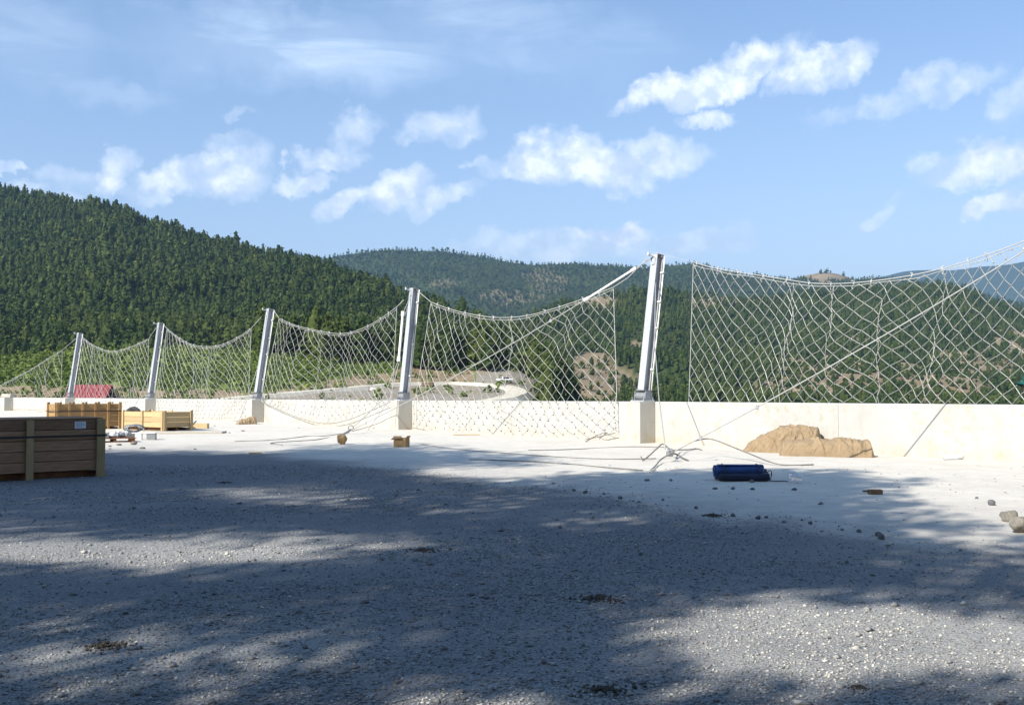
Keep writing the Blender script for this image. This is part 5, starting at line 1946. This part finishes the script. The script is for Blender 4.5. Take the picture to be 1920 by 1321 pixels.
    V, F = [], []
    for j in range(7):
        b = math.pi * (.42 + .30 * j / 6)
        for i in range(21):
            a = -1.75 + 3.5 * i / 20
            V.append((.104 * math.sin(b) * math.cos(a), .080 * math.sin(b) * math.sin(a), .126 * math.cos(b)))
    for j in range(6):
        for i in range(20):
            F.append((j * 21 + i, (j + 1) * 21 + i, (j + 1) * 21 + i + 1, j * 21 + i + 1))
    m.add(V, F); m.build('hair', M['hair'], h_, True)
    # cap: crown, brim, button
    c_ = tag(empty('cap', base + Vector((0, 0, hz + .028)), 0), 'teal baseball cap worn by the person at the right edge', 'cap')
    V, F = [], []
    for j in range(11):
        b = math.pi / 2 * j / 10
        for i in range(32):
            a = i / 32 * 6.2832
            V.append((.112 * math.sin(b) ** .8 * math.cos(a) + .004, .090 * math.sin(b) ** .8 * math.sin(a), .115 * math.cos(b) ** .9 if j < 10 else -.004))
    for j in range(10):
        for i in range(32):
            F.append((j * 32 + i, (j + 1) * 32 + i, (j + 1) * 32 + (i + 1) % 32, j * 32 + (i + 1) % 32))
    m = MB(); m.add(V, F); m.build('crown', M['cap'], c_, True)
    V, F = [], []
    for j in range(7):
        for i in range(17):
            a = math.pi - 1.25 + 2.5 * i / 16
            e = j / 6
            ext = .062 * e * max(0, math.cos(a - math.pi)) ** .6
            V.append(((.110 + ext) * math.cos(a) + .004, (.089 + ext * .35) * math.sin(a), .012 - .020 * e - .35 * (.089 * math.sin(a)) ** 2 / .089))
    for j in range(6):
        for i in range(16):
            F.append((j * 17 + i, j * 17 + i + 1, (j + 1) * 17 + i + 1, (j + 1) * 17 + i))
    nV = len(V)
    V += [(x, y, z - .006) for x, y, z in V]
    F += [tuple(q + nV for q in f[::-1]) for f in F]
    m = MB(); m.add(V, F); m.build('brim', M['cap'], c_, True)
    m = MB(); m.tube([(.004, 0, .11), (.004, 0, .122)], .010, 8); m.build('button', M['cap'], c_)


person()


# ------------------------------------------------------------------ loose gravel
def gravel():
    rg = np.random.default_rng(77)
    m = bpy.data.materials.new('gravel_stones'); m.use_nodes = True
    t = NT(m.node_tree)
    k = t.n('ShaderNodeAttribute', attribute_name='tint').outputs['Fac']
    c = t.mix(t.remap(k, 0, .75), (0.15, 0.153, 0.16), (0.31, 0.306, 0.297))
    c = t.mix(t.remap(k, .75, 1), c, (0.60, 0.57, 0.51))
    bs = t.n('ShaderNodeBsdfPrincipled', ins={'Base Color': c, 'Roughness': .9, 'Specular IOR Level': .2}); out = t.n('ShaderNodeOutputMaterial'); t.link(bs.outputs[0], out.inputs[0])
    n = 150000
    # denser near the camera: uniform in depth, as wide as the view
    Y = 4.4 + (rg.random(n) ** 1.5) * 17.0
    X = (rg.random(n) - .5) * (Y * 1.16)
    g = gravel_amount(X, Y)
    # drifts of loose stone between smooth wheel tracks that run across the yard
    ca_, sa_ = math.cos(-.25), math.sin(-.25)
    U_, W_ = X * ca_ - Y * sa_, X * sa_ + Y * ca_
    patch = .62 * fbm(X * .55 + 4, Y * .55 + 2, 4) + .38 * fbm(U_ * .16 + 3, W_ * 1.1 + 7, 3)
    keep = rg.random(n) < np.clip(g * (.10 + 1.9 * np.clip(patch - .40, 0, .4) / .4 + .5 * chip_sunlight_amount(X, Y)), 0, 1) + (1 - g) * .02
    X, Y, patch = X[keep], Y[keep], patch[keep]
    n = len(X)
    s = (.0032 + .0085 * rg.random(n) ** 2.4) * (1 + 1.3 * (rg.random(n) > .985)) * (.85 + .03 * Y)
    base = np.array([(1, 0, 0), (-1, 0, 0), (0, 1, 0), (0, -1, 0), (0, 0, .75), (0, 0, -.6)], float)
    F = np.array([(0, 2, 4), (2, 1, 4), (1, 3, 4), (3, 0, 4), (2, 0, 5), (1, 2, 5), (3, 1, 5), (0, 3, 5)])
    q = base[None] * (.6 + .7 * rg.random((n, 6, 1))) + rg.normal(0, .16, (n, 6, 3))
    a = rg.random(n) * 6.283
    ca, sa = np.cos(a)[:, None], np.sin(a)[:, None]
    x = (q[:, :, 0] * ca - q[:, :, 1] * sa) * s[:, None] * 1.25 + X[:, None]
    y = (q[:, :, 0] * sa + q[:, :, 1] * ca) * s[:, None] + Y[:, None]
    z = q[:, :, 2] * s[:, None] + (gz(X, Y) + s * .30)[:, None]
    V = np.stack([x, y, z], -1).reshape(-1, 3)
    FF = (F[None] + (np.arange(n) * 6)[:, None, None]).reshape(-1, 3)
    tint = np.clip(rg.beta(1.2, 2.0, n) + (patch - .45) * .6 + chip_sunlight_amount(X, Y) * .30, 0, 1)  # stones turn paler on the sunlit patches, brightness put into their colour
    tag(np_mesh('gravel', V, FF, np.repeat(tint, 6), m), 'loose grey and white gravel strewn over the near part of the yard', 'gravel', kind='stuff')
    print('gravel', n)


gravel()


# ------------------------------------------------------------------ the trees behind the camera whose shade lies on the yard
# how open the crowns are, read on the yard in bands away from the camera (row = where the band is seen, columns from left to right)
BAND = [820, 838, 846, 854, 862, 872, 880, 888, 896, 908, 920, 935, 950, 970, 990, 1005, 1022, 1040, 1060, 1085, 1110, 1140, 1165, 1190, 1215, 1245, 1275, 1305]
OPEN = np.array([
    [1] * 17,
    [1, 1, 1, 1, 1, .45, .3, .6, .95, 1, 1, 1, 1, 1, 1, 1, 1],
    [.5, .5, .4, .3, .6, .05, .03, .3, .6, .95, 1, 1, 1, 1, 1, 1, 1],
    [.1, .05, .02, .02, .05, .02, .02, .1, .4, .85, 1, 1, 1, 1, 1, 1, 1],
    [0, 0, 0, 0, 0, 0, .02, .1, .25, .7, 1, 1, 1, 1, 1, 1, 1],
    [0, 0, 0, 0, 0, 0, 0, .25, .35, .7, 1, 1, 1, 1, 1, 1, 1],
    [0, 0, 0, 0, 0, 0, .1, .7, .9, .8, .6, .4, .3, .4, .95, 1, 1],
    [0, 0, 0, 0, 0, 0, .2, .8, .9, .5, .08, .04, .03, .15, .85, 1, 1],
    [0, 0, 0, 0, 0, 0, .1, .35, .45, .08, .02, .02, .02, .05, .5, .9, 1],
    [0, 0, 0, .1, .25, .2, .05, .1, .15, .12, .02, .02, .02, .05, .5, 1, 1],
    [0, 0, 0, .25, .6, .35, .1, .15, .15, .12, .03, .02, .02, .05, .5, 1, 1],
    [.1, .1, .05, .1, .4, .6, .15, .2, .25, .1, .03, .02, .03, .08, .45, .85, 1],
    [.15, .18, .1, .03, .1, .3, .1, .25, .2, .1, .1, .03, .03, .08, .4, .85, .95],
    [.15, .15, .08, .02, .02, .02, .02, .1, .1, .3, .25, .03, .03, .1, .3, .6, .8],
    [.3, .25, .15, .15, .15, .15, .1, .05, .1, .2, .15, .03, .02, .05, .2, .5, .7],
    [.45, .45, .35, .35, .4, .5, .4, .1, .2, .15, .05, .02, .02, .03, .15, .45, .6],
    [.75, .75, .7, .65, .6, .6, .45, .1, .2, .12, .04, .02, .03, .05, .15, .35, .45],
    [.7, .9, 1, 1, .8, .5, .15, .15, .12, .05, .03, .03, .05, .08, .15, .28, .3],
    [.35, .4, .55, .55, .25, .1, .06, .12, .08, .04, .03, .05, .08, .1, .2, .25, .25],
    [.08, .06, .08, .12, .15, .1, .08, .1, .04, .02, .02, .02, .03, .06, .15, .2, .2],
    [.05, .04, .06, .12, .18, .15, .1, .1, .04, .04, .15, .25, .3, .3, .28, .3, .25],
    [.08, .1, .12, .15, .15, .12, .1, .08, .03, .06, .25, .5, .7, .75, .6, .5, .45],
    [.15, .3, .3, .25, .2, .15, .1, .07, .03, .05, .35, .75, 1, 1, .9, .8, .75],
    [.3, .5, .5, .35, .3, .2, .1, .06, .03, .05, .4, .85, 1, 1, 1, .95, .9],
    [.35, .6, .6, .45, .35, .25, .12, .07, .03, .05, .35, .7, .85, .95, .95, .9, .85],
    [.3, .4, .4, .35, .3, .25, .15, .1, .05, .06, .3, .55, .65, .7, .7, .7, .7],
    [.15, .25, .25, .22, .2, .2, .2, .25, .2, .1, .2, .35, .4, .45, .45, .45, .45],
    [.05, .12, .15, .15, .15, .2, .35, .45, .4, .1, .1, .15, .2, .3, .25, .25, .25]])


def shade_amount(X, Y):
    X = X + (fbm(X * .9 + 3, Y * .9, 2) - .5) * .5
    c = np.clip((960 + FPX * X / Y) / 120, 0, 15.999)
    r = np.interp(732 + FPX * EYE / Y, BAND, np.arange(len(BAND)))
    r = np.clip(r, 0, len(BAND) - 1.001)
    ci, ri = c.astype(int), r.astype(int)
    fc, fr = c - ci, r - ri
    fc = fc * fc * (3 - 2 * fc)
    fr = fr * fr * (3 - 2 * fr)
    g = lambda a, b: OPEN[a, b]
    o_ = (g(ri, ci) * (1 - fc) + g(ri, ci + 1) * fc) * (1 - fr) + (g(ri + 1, ci) * (1 - fc) + g(ri + 1, ci + 1) * fc) * fr
    return 1 - np.clip((o_ - .05) / .68, 0, 1)


TR = [(-27, -4, 21), (-21.5, -1.5, 20), (-14.6, -6.5, 22), (-9.5, -1.0, 20), (-16.5, -10, 21), (-12.2, -5.5, 19), (-8.5, -13, 20), (-4.5, -9, 18), (-4.0, -15.5, 20), (-1.0, -4.5, 17), (1.5, -12.5, 19), (-19, -14, 20), (6, -16, 19)]


def shade_trees():
    rg = np.random.default_rng(15)
    lm = foliage_mat('shade_tree_needles', (0.03, 0.055, 0.014), (0.05, 0.085, 0.02), True)
    step = .15
    gx, gy = np.meshgrid(np.arange(-19, 11, step), np.arange(2.0, 30.5, step))
    T = []
    for k in range(4):
        X = gx + rg.uniform(-.5, .5, gx.shape) * step
        Y = gy + rg.uniform(-.5, .5, gy.shape) * step
        d = shade_amount(X, Y)
        T.append(np.stack([X, Y], -1)[rg.random(gx.shape) < np.minimum(1, (1 - (1 - d * .985) ** .25) / .62)])
    T = np.concatenate(T)
    n = len(T)
    # walk each sunbeam up from the ground to the crown it passes closest
    hs = np.linspace(8.0, 19.5, 24)
    cot = 1 / math.tan(SUN_EL)
    px = T[:, 0:1] + SUN_H.x * hs[None] * cot
    py = T[:, 1:2] + SUN_H.y * hs[None] * cot
    best = np.full(n, 1e9); bi = np.zeros(n, int); bh = np.zeros(n)
    for i, (tx, ty, th) in enumerate(TR):
        d = np.hypot(px - tx, py - ty) + np.abs(hs[None] - th * .64) * .30
        d = d + rg.uniform(0, 1.2, d.shape)
        k = d.argmin(1)
        v = d[np.arange(n), k]
        u = v < best
        best[u] = v[u]; bi[u] = i; bh[u] = hs[k][u]
    # not within sight of the camera
    lim = 1e9
    C = np.stack([T[:, 0] + SUN_H.x * bh * cot, T[:, 1] + SUN_H.y * bh * cot, bh], -1)
    for i, (tx, ty, th) in enumerate(TR):
        Q = C[bi == i]
        r_ = tag(empty('shade_tree', (tx, ty, 0)), 'tall unseen pine added behind the camera to block skylight', 'tree', 'pines behind the camera')
        org = np.array([tx, ty, 0.0])
        m = MB()
        m.tube([Vector((0, 0, -.3)), Vector((.1, .05, th * .3)), Vector((-.05, .1, th * .6)), Vector((0, 0, th * .93))], .20, 8, .04)
        for b in range(14):
            z = th * (.5 + .42 * b / 14)
            a = b * 2.4
            L_ = (1.1 - b / 16) * 2.4
            m.tube([Vector((0, 0, z)), Vector((math.cos(a) * L_ * .5, math.sin(a) * L_ * .5, z + .25)), Vector((math.cos(a) * L_, math.sin(a) * L_, z + .2))], .04, 5, .012)
        m.build('trunk', M['bark'], r_)
        if not len(Q):
            continue
        k = len(Q)
        nr = rg.normal(0, .5, (k, 3)) + np.array([SUN_DIR.x, SUN_DIR.y, SUN_DIR.z])
        nr /= np.linalg.norm(nr, axis=1)[:, None]
        a = np.cross(nr, rg.normal(0, 1, (k, 3))); a /= np.linalg.norm(a, axis=1)[:, None]
        b = np.cross(nr, a)
        s = rg.uniform(.08, .13, k)[:, None]
        P0 = Q - org
        V = np.stack([P0 + a * s, P0 + b * s * .9, P0 - a * s, P0 - b * s * .9], 1).reshape(-1, 3)
        np_mesh('crown', V, np.arange(k * 4).reshape(-1, 4), {'tint': np.repeat(rg.random(k), 4), 'leaf': np.repeat(rg.random(k), 4)}, lm, r_)
    # unseen wood behind them, added to block skylight and deepen the shade
    back = []
    for _ in range(400):
        x, y = rg.uniform(-48, 34), rg.uniform(-42, -6)
        if y > -16 and x < 9:
            continue
        if all((x - q[0]) ** 2 + (y - q[1]) ** 2 > 26 for q in back + TR):
            back.append((x, y, rg.uniform(17, 24) if x > 9 else min(rg.uniform(17, 24), (0.5 - y) / 1.12)))
    V, F, L = crown_tris(900, 10.0, 2.3, 777, z0=.16, size=1.0, roundness=.5)
    cm = raw_mesh('crown', V, F, {'tint': np.full(len(V), .5), 'leaf': L}, lm)
    for (x, y, h) in back[:42]:
        r_ = tag(empty('shade_tree', (x, y, -.2), rg.uniform(0, 6)), 'tall unseen pine added behind the camera to block skylight', 'tree', 'pines behind the camera')
        r_.scale = (h / 10 * .95, h / 10 * .95, h / 10)
        link_mesh('crown', cm, r_)
        link_mesh('trunk', tm, r_)
    print('shade leaves', n)


shade_trees()


# ------------------------------------------------------------------ air
def haze():
    m = bpy.data.materials.new('air')
    m.use_nodes = True
    t = NT(m.node_tree)
    pv = t.n('ShaderNodeVolumePrincipled', ins={'Color': (0.38, 0.63, 1.0, 1), 'Density': HAZE, 'Anisotropy': 0.25, 'Density Attribute': '', 'Color Attribute': '', 'Temperature Attribute': ''})
    out = t.n('ShaderNodeOutputMaterial')
    t.link(pv.outputs[0], out.inputs['Volume'])
    m.cycles.homogeneous_volume = True
    mb_ = MB()
    mb_.box((0, 3400, 470), (17600, 15200, 1070))
    o_ = mb_.build('haze', m)
    tag(o_, 'pale summer haze over the hills', 'haze', kind='stuff')


HAZE = 1.15e-4
haze()
